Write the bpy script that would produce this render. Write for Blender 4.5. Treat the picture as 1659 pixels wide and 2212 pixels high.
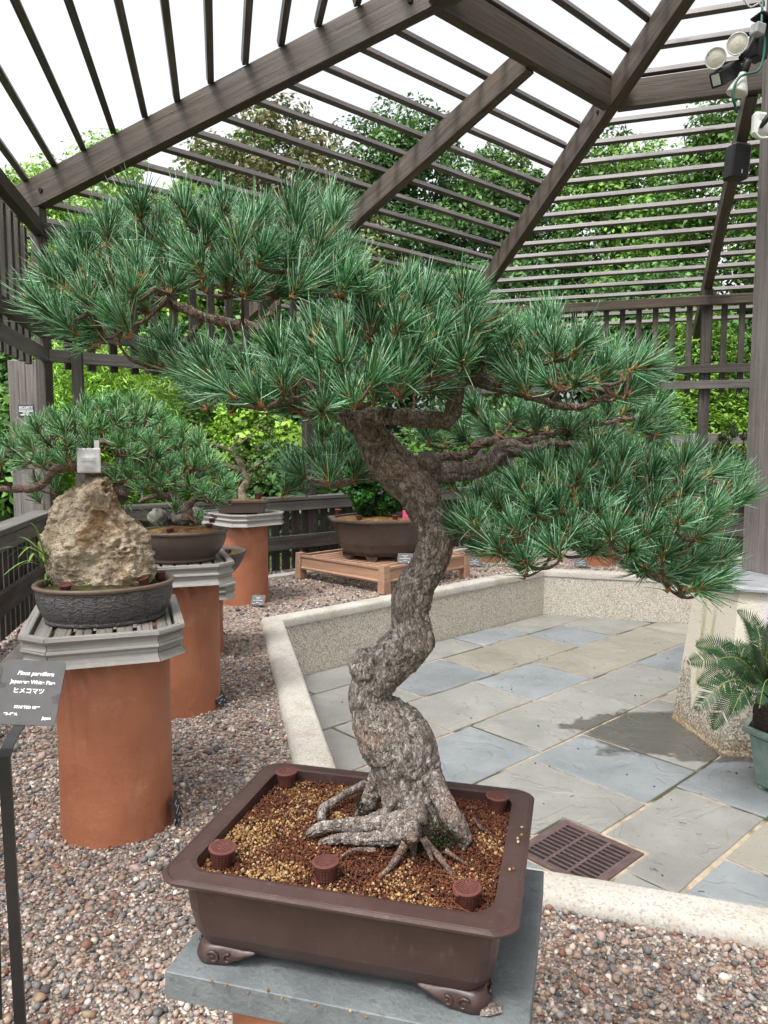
import bpy, bmesh, math, random
import numpy as np
from mathutils import Vector, Matrix, noise as mnoise

R = math.radians
scene = bpy.context.scene
for o in list(bpy.data.objects):
    bpy.data.objects.remove(o, do_unlink=True)
COL = scene.collection
rng = np.random.default_rng(7)
random.seed(7)

# ------------------------------------------------------------------ camera
cam = bpy.data.cameras.new('camera')
cam.sensor_fit = 'VERTICAL'
cam.sensor_height = 36.0
cam.lens = 36.0 * 1597 / 2212
cam.clip_start = 0.02
cam.clip_end = 600
cam_o = bpy.data.objects.new('camera', cam)
COL.objects.link(cam_o)
cam_o.location = (0, 0, 1.2)
cam_o.rotation_euler = (R(90 - 5), 0, 0)
scene.camera = cam_o

# ------------------------------------------------------------------ overcast sky, soft sun
SUN_EL, SUN_AZ = 62, 215          # azimuth the light comes from, clockwise from +Y
world = bpy.data.worlds.new('World')
scene.world = world
world.use_nodes = True
nt = world.node_tree
nt.nodes.clear()
wo = nt.nodes.new('ShaderNodeOutputWorld')
bg = nt.nodes.new('ShaderNodeBackground')
sky = nt.nodes.new('ShaderNodeTexSky')
sky.sky_type = 'NISHITA'
sky.sun_disc = False
sky.sun_elevation = R(SUN_EL)
sky.sun_rotation = R(SUN_AZ)
sky.air_density = 1.0
sky.dust_density = 6.0
sky.ozone_density = 1.0
hs = nt.nodes.new('ShaderNodeHueSaturation')
hs.inputs['Saturation'].default_value = 0.12
nt.links.new(sky.outputs[0], hs.inputs['Color'])
nt.links.new(hs.outputs[0], bg.inputs[0])
bg.inputs[1].default_value = 0.15
nt.links.new(bg.outputs[0], wo.inputs[0])

sl = bpy.data.lights.new('sun', 'SUN')
sl.energy = 1.5
sl.angle = R(16)
sl.color = (1.0, 0.97, 0.93)
so = bpy.data.objects.new('sun', sl)
COL.objects.link(so)
az = R(SUN_AZ)
sd = Vector((math.sin(az) * math.cos(R(SUN_EL)), math.cos(az) * math.cos(R(SUN_EL)), math.sin(R(SUN_EL))))
so.rotation_euler = sd.to_track_quat('Z', 'Y').to_euler()
so.location = (0, 0, 12)

vs = scene.view_settings
vs.view_transform = 'Standard'
vs.look = 'None'
vs.exposure = 1.4
vs.gamma = 1.0
vs.use_curve_mapping = False

# ------------------------------------------------------------------ mesh helpers
class MB:
    def __init__(s):
        s.v, s.f, s.m, s.n = [], [], [], 0
    def add(s, v, f, m=0, T=None):
        v = np.asarray(v, float).reshape(-1, 3)
        if T is not None:
            T = np.array(T)
            v = v @ T[:3, :3].T + T[:3, 3]
        s.v.append(v)
        s.f.extend([tuple(i + s.n for i in q) for q in f])
        s.m.extend([m] * len(f))
        s.n += len(v)
        return s
    def box(s, c, d, m=0, b=0.0, T=None):
        hx, hy, hz = d[0] / 2, d[1] / 2, d[2] / 2
        if b <= 0:
            v = [(x * hx + c[0], y * hy + c[1], z * hz + c[2]) for x in (-1, 1) for y in (-1, 1) for z in (-1, 1)]
            f = [(0, 1, 3, 2), (4, 6, 7, 5), (0, 4, 5, 1), (2, 3, 7, 6), (0, 2, 6, 4), (1, 5, 7, 3)]
            return s.add(v, f, m, T)
        v, idx = [], {}
        for x in (-1, 1):
            for y in (-1, 1):
                for z in (-1, 1):
                    for a in range(3):
                        p = [x * (hx - b), y * (hy - b), z * (hz - b)]
                        p[a] = (x, y, z)[a] * (hx, hy, hz)[a]
                        idx[(x, y, z, a)] = len(v)
                        v.append((p[0] + c[0], p[1] + c[1], p[2] + c[2]))
        f = []
        for a in range(3):
            o1, o2 = [(1, 2), (2, 0), (0, 1)][a]
            for sg in (-1, 1):
                q = []
                for (p1, p2) in ((-1, -1), (1, -1), (1, 1), (-1, 1)):
                    k = [0, 0, 0]; k[a] = sg; k[o1] = p1; k[o2] = p2
                    q.append(idx[(*k, a)])
                f.append(tuple(q if sg > 0 else q[::-1]))
        for a in range(3):
            o1, o2 = [(1, 2), (2, 0), (0, 1)][a]
            for s1 in (-1, 1):
                for s2 in (-1, 1):
                    k0 = [0, 0, 0]; k1 = [0, 0, 0]
                    k0[a] = -1; k1[a] = 1
                    k0[o1] = k1[o1] = s1; k0[o2] = k1[o2] = s2
                    q = [idx[(*k0, o1)], idx[(*k1, o1)], idx[(*k1, o2)], idx[(*k0, o2)]]
                    f.append(tuple(q if s1 * s2 > 0 else q[::-1]))
        for x in (-1, 1):
            for y in (-1, 1):
                for z in (-1, 1):
                    q = [idx[(x, y, z, 0)], idx[(x, y, z, 1)], idx[(x, y, z, 2)]]
                    f.append(tuple(q if x * y * z > 0 else q[::-1]))
        return s.add(v, f, m, T)
    def prism(s, poly, z0, z1, m=0, top=True, bot=True, poly1=None, T=None):
        n = len(poly)
        p1 = poly1 or poly
        v = [(x, y, z0) for x, y in poly] + [(x, y, z1) for x, y in p1]
        f = [(i, (i + 1) % n, n + (i + 1) % n, n + i) for i in range(n)]
        if top: f.append(tuple(range(n, 2 * n)))
        if bot: f.append(tuple(range(n - 1, -1, -1)))
        return s.add(v, f, m, T)
    def loft(s, rings, m=0, closed=True, cap0=False, cap1=False, T=None):
        n = len(rings[0]); k = len(rings)
        v = np.concatenate([np.asarray(r, float) for r in rings])
        f = []
        for i in range(k - 1):
            for j in range(n if closed else n - 1):
                a, b = i * n + j, i * n + (j + 1) % n
                f.append((a, b, b + n, a + n))
        if cap0: f.append(tuple(range(n - 1, -1, -1)))
        if cap1: f.append(tuple((k - 1) * n + j for j in range(n)))
        return s.add(v, f, m, T)
    def lathe(s, prof, seg=32, c=(0, 0, 0), m=0, sx=1, sy=1, cap0=False, cap1=False, T=None, a0=0):
        rings = [[(c[0] + r * sx * math.cos(a0 + 2 * math.pi * j / seg), c[1] + r * sy * math.sin(a0 + 2 * math.pi * j / seg), c[2] + z) for j in range(seg)] for r, z in prof]
        return s.loft(rings, m, True, cap0, cap1, T)
    def tube(s, pts, rad, seg=8, m=0, step=None, fn=None, caps=True):
        pts = [Vector(p) for p in pts]
        if not hasattr(rad, '__len__'): rad = [rad] * len(pts)
        P, r = spline(pts, rad, step) if step else (pts, list(rad))
        fr = frames(P)
        rings = []
        L = 0
        for i, p in enumerate(P):
            if i: L += (P[i] - P[i - 1]).length
            X, Y = fr[i]
            ring = []
            for j in range(seg):
                a = 2 * math.pi * j / seg
                rr = r[i] if fn is None else fn(r[i], a, L, p)
                q = p + X * (math.cos(a) * rr) + Y * (math.sin(a) * rr)
                ring.append((q.x, q.y, q.z))
            rings.append(ring)
        return s.loft(rings, m, True, caps, caps)
    def build(s, name, mat, parent=None, smooth=False, loc=None, rotz=0.0, mw=None, inv=None):
        me = bpy.data.meshes.new(name)
        V = np.concatenate(s.v) if s.v else np.zeros((0, 3))
        me.from_pydata(V.tolist(), [], s.f)
        mats = mat if isinstance(mat, (list, tuple)) else [mat]
        for x in mats: me.materials.append(x)
        if len(mats) > 1: me.polygons.foreach_set('material_index', np.array(s.m, dtype=np.int32))
        if smooth: me.polygons.foreach_set('use_smooth', np.ones(len(me.polygons), dtype=bool))
        me.update()
        return place(name, me, parent, loc, rotz, mw)

MWS = {}
def place(name, me, parent=None, loc=None, rotz=0.0, mw=None):
    o = bpy.data.objects.new(name, me)
    COL.objects.link(o)
    if mw is not None: o.matrix_basis = mw
    else:
        if loc is not None: o.location = loc
        if not hasattr(rotz, '__len__'): rotz = (0, 0, rotz)
        o.rotation_euler = rotz
    MWS[o.name] = (MWS[parent.name] if parent else Matrix()) @ o.matrix_basis
    if parent: o.parent = parent
    return o
def tag(o, label=None, cat=None, group=None, kind=None):
    if label: o['label'] = label
    if cat: o['category'] = cat
    if group: o['group'] = group
    if kind: o['kind'] = kind
    return o
def thing(name, label, cat, loc=(0, 0, 0), rotz=0.0, group=None):
    o = place(name, None, None, loc, rotz)
    o.empty_display_size = 0.05
    return tag(o, label, cat, group)
def copy_tree(o, parent=None, loc=None, rotz=None, label=None):
    c = o.copy(); COL.objects.link(c)
    if parent: c.parent = parent
    if loc is not None: c.location = loc
    if rotz is not None: c.rotation_euler = (0, 0, rotz) if not hasattr(rotz, '__len__') else rotz
    if label: c['label'] = label
    MWS[c.name] = (MWS[parent.name] if parent else Matrix()) @ c.matrix_basis
    for ch in list(o.children): copy_tree(ch, c)
    return c

def spline(pts, rad, step):
    P, r = [], []
    n = len(pts)
    for i in range(n - 1):
        p0, p1, p2, p3 = pts[max(i - 1, 0)], pts[i], pts[i + 1], pts[min(i + 2, n - 1)]
        k = max(1, int(round((p2 - p1).length / step)))
        for j in range(k):
            t = j / k
            P.append(0.5 * ((2 * p1) + (p2 - p0) * t + (2 * p0 - 5 * p1 + 4 * p2 - p3) * t * t + (3 * p1 - p0 - 3 * p2 + p3) * t ** 3))
            tt = t * t * (3 - 2 * t)
            r.append(rad[i] * (1 - tt) + rad[i + 1] * tt)
    P.append(pts[-1].copy()); r.append(rad[-1])
    return P, r
def frames(P):
    out = []
    X = None
    for i in range(len(P)):
        t = (P[min(i + 1, len(P) - 1)] - P[max(i - 1, 0)])
        t = t.normalized() if t.length > 1e-9 else Vector((0, 0, 1))
        if X is None:
            X = t.orthogonal().normalized()
        X = (X - t * X.dot(t))
        X = X.normalized() if X.length > 1e-6 else t.orthogonal().normalized()
        out.append((X, t.cross(X)))
    return out
def mesh_np(name, V, F, mats, smooth=False, col=None, mi=None):
    """big meshes from numpy arrays; F is (n,3) or (n,4); col per vertex"""
    me = bpy.data.meshes.new(name)
    k = F.shape[1]
    me.vertices.add(len(V)); me.loops.add(F.size); me.polygons.add(len(F))
    me.vertices.foreach_set('co', V.astype(np.float32).ravel())
    me.loops.foreach_set('vertex_index', F.astype(np.int32).ravel())
    me.polygons.foreach_set('loop_start', np.arange(0, F.size, k, dtype=np.int32))
    for x in mats: me.materials.append(x)
    if mi is not None: me.polygons.foreach_set('material_index', mi.astype(np.int32))
    if smooth: me.polygons.foreach_set('use_smooth', np.ones(len(F), dtype=bool))
    if col is not None:
        a = me.attributes.new('col', 'FLOAT_COLOR', 'POINT')
        c4 = np.ones((len(V), 4), np.float32); c4[:, :3] = col
        a.data.foreach_set('color', c4.ravel())
    me.update(); me.validate()
    return me

# ------------------------------------------------------------------ materials
class G:
    def __init__(s, name):
        s.m = bpy.data.materials.new(name); s.m.use_nodes = True
        s.t = s.m.node_tree; s.b = s.t.nodes['Principled BSDF']
    def n(s, ty, **k):
        x = s.t.nodes.new('ShaderNode' + ty)
        for a, b in k.items(): setattr(x, a, b)
        return x
    def l(s, a, b): s.t.links.new(a, b)
    def coord(s, kind='Object', scale=(1, 1, 1), jitter=True):
        c = s.n('TexCoord'); mp = s.n('Mapping')
        mp.inputs['Scale'].default_value = scale
        s.l(c.outputs[kind], mp.inputs['Vector'])
        if jitter:
            oi = s.n('ObjectInfo'); ml = s.n('Math', operation='MULTIPLY'); ml.inputs[1].default_value = 37.0
            s.l(oi.outputs['Random'], ml.inputs[0]); s.l(ml.outputs[0], mp.inputs['Location'])
        return mp.outputs[0]
    def noise(s, v, scale, detail=6, rough=0.6, dist=0.0):
        x = s.n('TexNoise'); x.inputs['Scale'].default_value = scale; x.inputs['Detail'].default_value = detail
        x.inputs['Roughness'].default_value = rough; x.inputs['Distortion'].default_value = dist
        s.l(v, x.inputs['Vector']); return x.outputs[0]
    def vor(s, v, scale, feature='F1', out='Distance', rnd=1.0):
        x = s.n('TexVoronoi', feature=feature); x.inputs['Scale'].default_value = scale
        x.inputs['Randomness'].default_value = rnd
        s.l(v, x.inputs['Vector']); return x.outputs[out]
    def ramp(s, f, stops, interp='LINEAR'):
        x = s.n('ValToRGB'); e = x.color_ramp; e.interpolation = interp
        while len(e.elements) < len(stops): e.elements.new(0.5)
        for el, (p, c) in zip(e.elements, stops):
            el.position = p; el.color = (*c, 1) if len(c) == 3 else c
        s.l(f, x.inputs[0]); return x.outputs[0]
    def mix(s, f, a, b, mode='MIX'):
        x = s.n('Mix', data_type='RGBA', blend_type=mode)
        if isinstance(f, (int, float)): x.inputs[0].default_value = f
        else: s.l(f, x.inputs[0])
        for i, q in ((6, a), (7, b)):
            if isinstance(q, tuple): x.inputs[i].default_value = (*q, 1)
            else: s.l(q, x.inputs[i])
        return x.outputs[2]
    def math(s, op, a, b=None, clamp=False):
        x = s.n('Math', operation=op); x.use_clamp = clamp
        for i, q in ((0, a), (1, b)):
            if q is None: continue
            if isinstance(q, (int, float)): x.inputs[i].default_value = q
            else: s.l(q, x.inputs[i])
        return x.outputs[0]
    def mr(s, f, a, b, c=0.0, d=1.0):
        x = s.n('MapRange'); s.l(f, x.inputs[0])
        for i, q in enumerate((a, b, c, d)): x.inputs[i + 1].default_value = q
        return x.outputs[0]
    def bright(s, col, amt):
        """per object brightness variation"""
        oi = s.n('ObjectInfo'); f = s.mr(oi.outputs['Random'], 0, 1, 1 - amt, 1 + amt)
        x = s.n('HueSaturation'); s.l(f, x.inputs['Value']); s.l(col, x.inputs['Color']); return x.outputs[0]
    def bump(s, h, dist, strength=1.0):
        x = s.n('Bump'); x.inputs['Distance'].default_value = dist; x.inputs['Strength'].default_value = strength
        if s.b.inputs['Normal'].links: s.l(s.b.inputs['Normal'].links[0].from_socket, x.inputs['Normal'])
        s.l(h, x.inputs['Height']); s.l(x.outputs[0], s.b.inputs['Normal'])
    def out(s, col=None, rough=0.8, spec=0.4, metal=0.0):
        if col is not None:
            if isinstance(col, tuple): s.b.inputs['Base Color'].default_value = (*col, 1)
            else: s.l(col, s.b.inputs['Base Color'])
        if isinstance(rough, (int, float)): s.b.inputs['Roughness'].default_value = rough
        else: s.l(rough, s.b.inputs['Roughness'])
        s.b.inputs['Specular IOR Level'].default_value = spec
        s.b.inputs['Metallic'].default_value = metal
        return s.m

def wood(name, dark, mid, light, grain=45, rough=0.65, amt=0.18, bump=0.002, blotch=None, ring=1.0):
    g = G(name)
    v = g.coord('Object', (1.6, grain, grain))
    a = g.noise(v, 1.0, 8, 0.65, 0.6)
    c = g.ramp(a, [(0.25, dark), (0.5, mid), (0.78, light)])
    v2 = g.coord('Object', (1.2, 4, 4))
    b = g.noise(v2, 1.6, 4, 0.6)
    c = g.mix(g.mr(b, 0.42, 0.72, 0, 0.65), c, blotch or tuple(x * 0.7 for x in dark))
    v3 = g.coord('Object', (9, 9, 9))
    c = g.mix(g.mr(g.noise(v3, 4, 5, 0.7), 0.55, 0.75, 0, 0.35), c, light)
    sp = g.noise(g.coord('Object', (0.9, 110, 110)), 1.0, 3, 0.5, 0.3)
    c = g.mix(g.mr(sp, 0.64, 0.70, 0, 0.75), c, tuple(x * 0.35 for x in dark))
    kn = g.vor(g.coord('Object', (1.4, 7, 7)), 1.0, 'F1')
    c = g.mix(g.mr(kn, 0.05, 0.10, 0.85, 0.0), c, tuple(x * 0.45 for x in dark))
    g.bump(a, bump); g.bump(g.mr(sp, 0.64, 0.70, 1, 0), bump * 1.5)
    return g.out(g.bright(c, amt), rough, 0.35)

def plain(name, col, rough=0.6, var=0.15, scale=12, bump=0.0, bscale=80, spec=0.4, metal=0.0, spots=None):
    g = G(name)
    v = g.coord('Object')
    a = g.noise(v, scale, 6, 0.6)
    c = g.ramp(a, [(0.3, tuple(x * (1 - var) for x in col)), (0.7, tuple(min(1, x * (1 + var)) for x in col))])
    if spots:
        c = g.mix(g.mr(g.noise(v, spots[1], 3, 0.5), spots[2], spots[2] + 0.06), c, spots[0])
    if bump: g.bump(g.noise(v, bscale, 5, 0.6), bump)
    return g.out(c, rough, spec, metal)

def leafmat(name, trans=0.35, rough=0.55, spec=0.3):
    """colour from the per-leaf attribute, a little light let through"""
    g = G(name)
    a = g.n('Attribute', attribute_name='col')
    c = g.bright(a.outputs['Color'], 0.16)
    g.out(c, rough, spec)
    tr = g.n('BsdfTranslucent'); g.l(c, tr.inputs[0])
    mx = g.n('MixShader'); mx.inputs[0].default_value = trans
    g.l(g.b.outputs[0], mx.inputs[1]); g.l(tr.outputs[0], mx.inputs[2])
    g.l(mx.outputs[0], g.t.nodes['Material Output'].inputs[0])
    return g.m

M_beam = wood('beam_wood', (0.0198, 0.01496, 0.012), (0.06105, 0.04725, 0.0375), (0.1237, 0.1008, 0.0825), 40, 0.55, 0.2, 0.002, (0.07012, 0.04725, 0.0285))
M_slat = wood('slat_wood', (0.04675, 0.0391, 0.03655), (0.102, 0.08925, 0.085), (0.187, 0.17, 0.17), 60, 0.45, 0.2, 0.001)
M_fence = wood('fence_wood', (0.0272, 0.0221, 0.0187), (0.0748, 0.06375, 0.0561), (0.153, 0.136, 0.1232), 50, 0.65, 0.25)
M_rail = wood('rail_wood', (0.0765, 0.06885, 0.06273), (0.1454, 0.1338, 0.1263), (0.2448, 0.2372, 0.2295), 50, 0.45, 0.12)
M_board = wood('fence_board_wood', (0.024, 0.0208, 0.0184), (0.056, 0.048, 0.0424), (0.12, 0.104, 0.096), 50, 0.75, 0.25)
M_post = wood('post_wood', (0.08096, 0.06992, 0.06477), (0.1472, 0.1288, 0.1214), (0.2429, 0.2208, 0.2061), 70, 0.6, 0.08, 0.002)
M_tray = wood('tray_wood', (0.1435, 0.1363, 0.1256), (0.2583, 0.2476, 0.2296), (0.3732, 0.3588, 0.3444), 70, 0.6, 0.10, 0.002, (0.1938, 0.1794, 0.1543))
M_tslat = wood('tray_slat_wood', (0.112, 0.1, 0.084), (0.192, 0.176, 0.152), (0.288, 0.268, 0.24), 70, 0.7, 0.15, 0.003)
M_cedar = wood('cedar_wood', (0.2203, 0.1163, 0.07038), (0.3182, 0.1897, 0.1224), (0.4039, 0.2754, 0.1958), 45, 0.55, 0.10, 0.0008, (0.2448, 0.1346, 0.08568))

def terracotta():
    g = G('terracotta'); v = g.coord('Object')
    c = g.ramp(g.noise(v, 5, 6, 0.6), [(0.3, (0.25, 0.088, 0.045)), (0.55, (0.32, 0.12, 0.062)), (0.8, (0.38, 0.155, 0.085))])
    sv = g.coord('Object', (14, 14, 1.2))
    c = g.mix(g.mr(g.noise(sv, 2.2, 4, 0.6), 0.60, 0.74, 0, 0.5), c, (0.20, 0.068, 0.036))
    c = g.mix(g.mr(g.noise(v, 160, 2, 0.5), 0.70, 0.74, 0, 0.7), c, (0.16, 0.05, 0.03))
    c = g.mix(g.mr(g.noise(v, 9, 5, 0.7), 0.60, 0.72, 0, 0.25), c, (0.42, 0.24, 0.16))
    sz = g.n('SeparateXYZ'); g.l(v, sz.inputs[0])
    lo = g.math('ADD', sz.outputs['Z'], g.math('MULTIPLY', g.noise(v, 16, 5, 0.7), 0.22))
    c = g.mix(g.mr(lo, 0.12, 0.20, 0.55, 0.0), c, (0.17, 0.075, 0.045))       # splashed dirt at the foot
    c = g.mix(g.mr(g.noise(g.coord('Object', (3, 3, 0.6)), 2.0, 6, 0.7), 0.55, 0.70, 0, 0.42), c, (0.42, 0.27, 0.20))
    g.bump(g.noise(v, 90, 4, 0.6), 0.0015); g.bump(g.noise(v, 12, 3, 0.5), 0.006)
    return g.out(g.bright(c, 0.06), 0.55, 0.35)
M_terra = terracotta()

def potmat(name, col, rough=0.5, mark=(0.2, 0.13, 0.11)):
    g = G(name); v = g.coord('Object')
    c = g.ramp(g.noise(v, 14, 6, 0.65), [(0.3, tuple(x * 0.8 for x in col)), (0.7, tuple(x * 1.25 for x in col))])
    c = g.mix(g.mr(g.noise(g.coord('Object', (30, 30, 6)), 3, 5, 0.75), 0.58, 0.72, 0, 0.5), c, mark)
    c = g.mix(g.mr(g.noise(v, 240, 2, 0.5), 0.70, 0.75, 0, 0.45), c, mark)
    c = g.mix(g.mr(g.noise(g.coord('Object', (6, 6, 60)), 4, 4, 0.6), 0.58, 0.8, 0, 0.4), c, tuple(x * 0.6 for x in col))
    g.bump(g.noise(v, 60, 5, 0.6), 0.0006)
    r = g.mr(g.noise(v, 10, 4, 0.6), 0.35, 0.7, rough - 0.12, rough + 0.12)
    return g.out(c, r, 0.45)
M_pot = potmat('brown_clay', (0.046, 0.0245, 0.0215), 0.42, (0.12, 0.085, 0.075))
M_pot2 = potmat('grey_clay', (0.054, 0.04464, 0.0432), 0.55, (0.108, 0.0936, 0.0864))
M_pot3 = potmat('umber_clay', (0.0693, 0.04752, 0.03828), 0.55, (0.132, 0.099, 0.0792))
M_celadon = potmat('celadon_glaze', (0.1488, 0.2083, 0.1786), 0.2, (0.2083, 0.2579, 0.2282))
M_potrim = potmat('rim_clay', (0.1122, 0.0759, 0.0561), 0.55)

def bark(name, a, b, c, scale=1.0, up=None):
    """flaking bark: plates of uneven tone, crisp edges between them"""
    g = G(name); v = g.coord('Object', jitter=False)
    w = g.n('TexNoise'); w.inputs['Scale'].default_value = 45 * scale; w.inputs['Detail'].default_value = 4; g.l(v, w.inputs['Vector'])
    sub = g.n('VectorMath', operation='SUBTRACT'); g.l(w.outputs['Color'], sub.inputs[0]); sub.inputs[1].default_value = (0.5, 0.5, 0.5)
    sc = g.n('VectorMath', operation='SCALE'); g.l(sub.outputs[0], sc.inputs[0]); sc.inputs['Scale'].default_value = 0.016 / scale
    ad = g.n('VectorMath', operation='ADD'); g.l(v, ad.inputs[0]); g.l(sc.outputs[0], ad.inputs[1])
    mp = g.n('Mapping'); mp.inputs['Scale'].default_value = (1, 1, 0.38); g.l(ad.outputs[0], mp.inputs['Vector'])
    cell = g.n('TexVoronoi'); cell.inputs['Scale'].default_value = 215 * scale; g.l(mp.outputs[0], cell.inputs['Vector'])
    sx = g.n('SeparateColor'); g.l(cell.outputs['Color'], sx.inputs[0])
    f = g.noise(v, 90 * scale, 6, 0.7, 0.4)
    mixf = g.math('ADD', g.math('MULTIPLY', sx.outputs[0], 0.34), g.math('MULTIPLY', f, 0.70))
    col = g.ramp(mixf, [(0.22, a), (0.48, b), (0.80, c)])
    if up:      # old grey bark low on the trunk, younger brown bark above
        sz = g.n('SeparateXYZ'); g.l(v, sz.inputs[0])
        hz = g.math('ADD', sz.outputs['Z'], g.math('MULTIPLY', g.math('SUBTRACT', g.noise(v, 12, 4, 0.6), 0.5), 0.25))
        col = g.mix(g.mr(hz, up[3], up[4]), col, g.ramp(mixf, [(0.22, up[0]), (0.48, up[1]), (0.80, up[2])]))
    col = g.mix(g.mr(g.noise(v, 14 * scale, 4, 0.6), 0.52, 0.68, 0, 0.5), col, (b[0] * 1.35, b[1] * 1.0, b[2] * 0.8))
    e = g.vor(mp.outputs[0], 215 * scale, 'DISTANCE_TO_EDGE')
    g.bump(g.mr(e, 0.0, 0.10), 0.0022 / scale); g.bump(sx.outputs[1], 0.0014 / scale)
    e2 = g.vor(mp.outputs[0], 330 * scale, 'DISTANCE_TO_EDGE')
    g.bump(g.mr(e2, 0.0, 0.12), 0.0008 / scale)
    g.bump(g.noise(v, 260 * scale, 6, 0.7), 0.0012 / scale)
    return g.out(col, 0.75, 0.35)
M_bark = bark('pine_bark', (0.05, 0.038, 0.032), (0.20, 0.163, 0.14), (0.46, 0.42, 0.39), 1.15, ((0.055, 0.040, 0.033), (0.155, 0.115, 0.093), (0.29, 0.24, 0.205), 0.95, 1.15))
M_bark_up = bark('young_pine_bark', (0.06875, 0.0475, 0.0375), (0.1562, 0.11, 0.0875), (0.2875, 0.225, 0.1875))
M_twig = bark('twig_bark', (0.05, 0.03, 0.022), (0.12, 0.07, 0.05), (0.2, 0.14, 0.11), 2.0)
M_root = bark('root_bark', (0.05, 0.03, 0.024), (0.135, 0.09, 0.07), (0.27, 0.20, 0.165), 1.2)
M_treebark = bark('tree_bark', (0.03, 0.025, 0.02), (0.06, 0.05, 0.04), (0.11, 0.095, 0.08), 0.1)
M_wire = plain('copper_wire', (0.13, 0.055, 0.035), 0.45, 0.2, 60, spec=0.5)
M_needle = leafmat('pine_needles', 0.18, 0.38, 0.5)
M_leaf = leafmat('leaves', 0.22, 0.5, 0.3)
M_bud = plain('bud_scales', (0.30, 0.115, 0.03), 0.8, 0.35, 200)
M_moss = plain('moss', (0.045, 0.085, 0.012), 0.95, 0.5, 120, 0.004, 200)

def attrmat(name, rough=0.75, bump=0.0, bs=300, spec=0.35):
    g = G(name); a = g.n('Attribute', attribute_name='col'); v = g.coord('Object', jitter=False)
    c = g.mix(g.mr(g.noise(v, bs, 4, 0.6), 0.35, 0.7, 0, 0.5), a.outputs['Color'], (0, 0, 0), 'MULTIPLY')
    c = g.mix(0.25, a.outputs['Color'], c)
    if bump: g.bump(g.noise(v, bs, 4, 0.6), bump)
    return g.out(c, rough, spec)
M_stone = attrmat('gravel_stone', 0.6, 0.001, 250)
M_grain = attrmat('akadama_grains', 0.85, 0.0005, 700, 0.2)

GRAVEL_COLS = [(0.2773, 0.1947, 0.1475), (0.3422, 0.2596, 0.2065), (0.177, 0.1357, 0.1156), (0.1475, 0.1357, 0.1274), (0.4248, 0.354, 0.2891), (0.2006, 0.1038, 0.07316), (0.295, 0.2065, 0.1416), (0.0885, 0.0826, 0.08024), (0.5074, 0.4543, 0.3953), (0.2419, 0.2242, 0.2124), (0.3186, 0.2301, 0.2065), (0.1888, 0.177, 0.1711)]
def gravelmat():
    g = G('gravel'); v = g.coord('Object', jitter=False)
    cell = g.n('TexVoronoi'); cell.inputs['Scale'].default_value = 85
    g.l(v, cell.inputs['Vector'])
    sx = g.n('SeparateColor'); g.l(cell.outputs['Color'], sx.inputs[0])
    st = [(i / len(GRAVEL_COLS), c) for i, c in enumerate(GRAVEL_COLS)]
    c = g.ramp(sx.outputs[0], st, 'CONSTANT')
    c = g.mix(g.mr(g.noise(v, 2.5, 4, 0.6), 0.4, 0.7, 0, 0.3), c, (0.2, 0.15, 0.12))
    h = g.math('SUBTRACT', 1.0, cell.outputs['Distance'])
    g.bump(h, 0.012)
    return g.out(c, 0.7, 0.3)
M_gravel = gravelmat()

def aggregate():
    g = G('exposed_aggregate'); v = g.coord('Object', jitter=False)
    cell = g.n('TexVoronoi'); cell.inputs['Scale'].default_value = 120; g.l(v, cell.inputs['Vector'])
    sx = g.n('SeparateColor'); g.l(cell.outputs['Color'], sx.inputs[0])
    c = g.ramp(sx.outputs[0], [(0, (0.468, 0.429, 0.3588)), (0.25, (0.3588, 0.312, 0.2496)), (0.45, (0.546, 0.5148, 0.4524)), (0.7, (0.2808, 0.2418, 0.195)), (0.8, (0.4368, 0.4056, 0.351))], 'CONSTANT')
    c = g.mix(g.mr(cell.outputs['Distance'], 0.55, 0.85, 0, 0.55), c, (0.2028, 0.1794, 0.1404))
    c = g.mix(g.mr(g.noise(v, 1.6, 5, 0.65), 0.50, 0.70, 0, 0.45), c, (0.3666, 0.3822, 0.2964))
    c = g.mix(g.mr(g.noise(g.coord('Object', (5, 5, 0.8), False), 1.5, 5, 0.65), 0.58, 0.72, 0, 0.45), c, (0.2652, 0.234, 0.1872))
    g.bump(g.math('SUBTRACT', 1.0, cell.outputs['Distance']), 0.003)
    return g.out(c, 0.8, 0.3)
M_aggr = aggregate()
def copingmat():
    g = G('concrete_coping'); v = g.coord('Object', jitter=False)
    c = g.ramp(g.noise(v, 3, 6, 0.65), [(0.3, (0.308, 0.2765, 0.2268)), (0.55, (0.4018, 0.3802, 0.3402)), (0.8, (0.4553, 0.4424, 0.4234))])
    c = g.mix(g.mr(g.noise(v, 1.4, 5, 0.7), 0.56, 0.68, 0, 0.5), c, (0.2678, 0.2903, 0.2117))
    c = g.mix(g.mr(g.noise(v, 4.2, 4, 0.6), 0.60, 0.70, 0, 0.55), c, (0.2812, 0.1935, 0.1058))
    sp = g.mr(g.noise(v, 110, 3, 0.6), 0.54, 0.63, 0, 0.5)
    c = g.mix(sp, c, (0.1607, 0.1382, 0.1134))
    c = g.mix(g.mr(g.noise(v, 75, 3, 0.6), 0.60, 0.68, 0, 0.7), c, (0.4955, 0.4908, 0.499))
    g.bump(g.noise(v, 130, 4, 0.6), 0.003)
    return g.out(c, 0.85, 0.25)
M_coping = copingmat()

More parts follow.
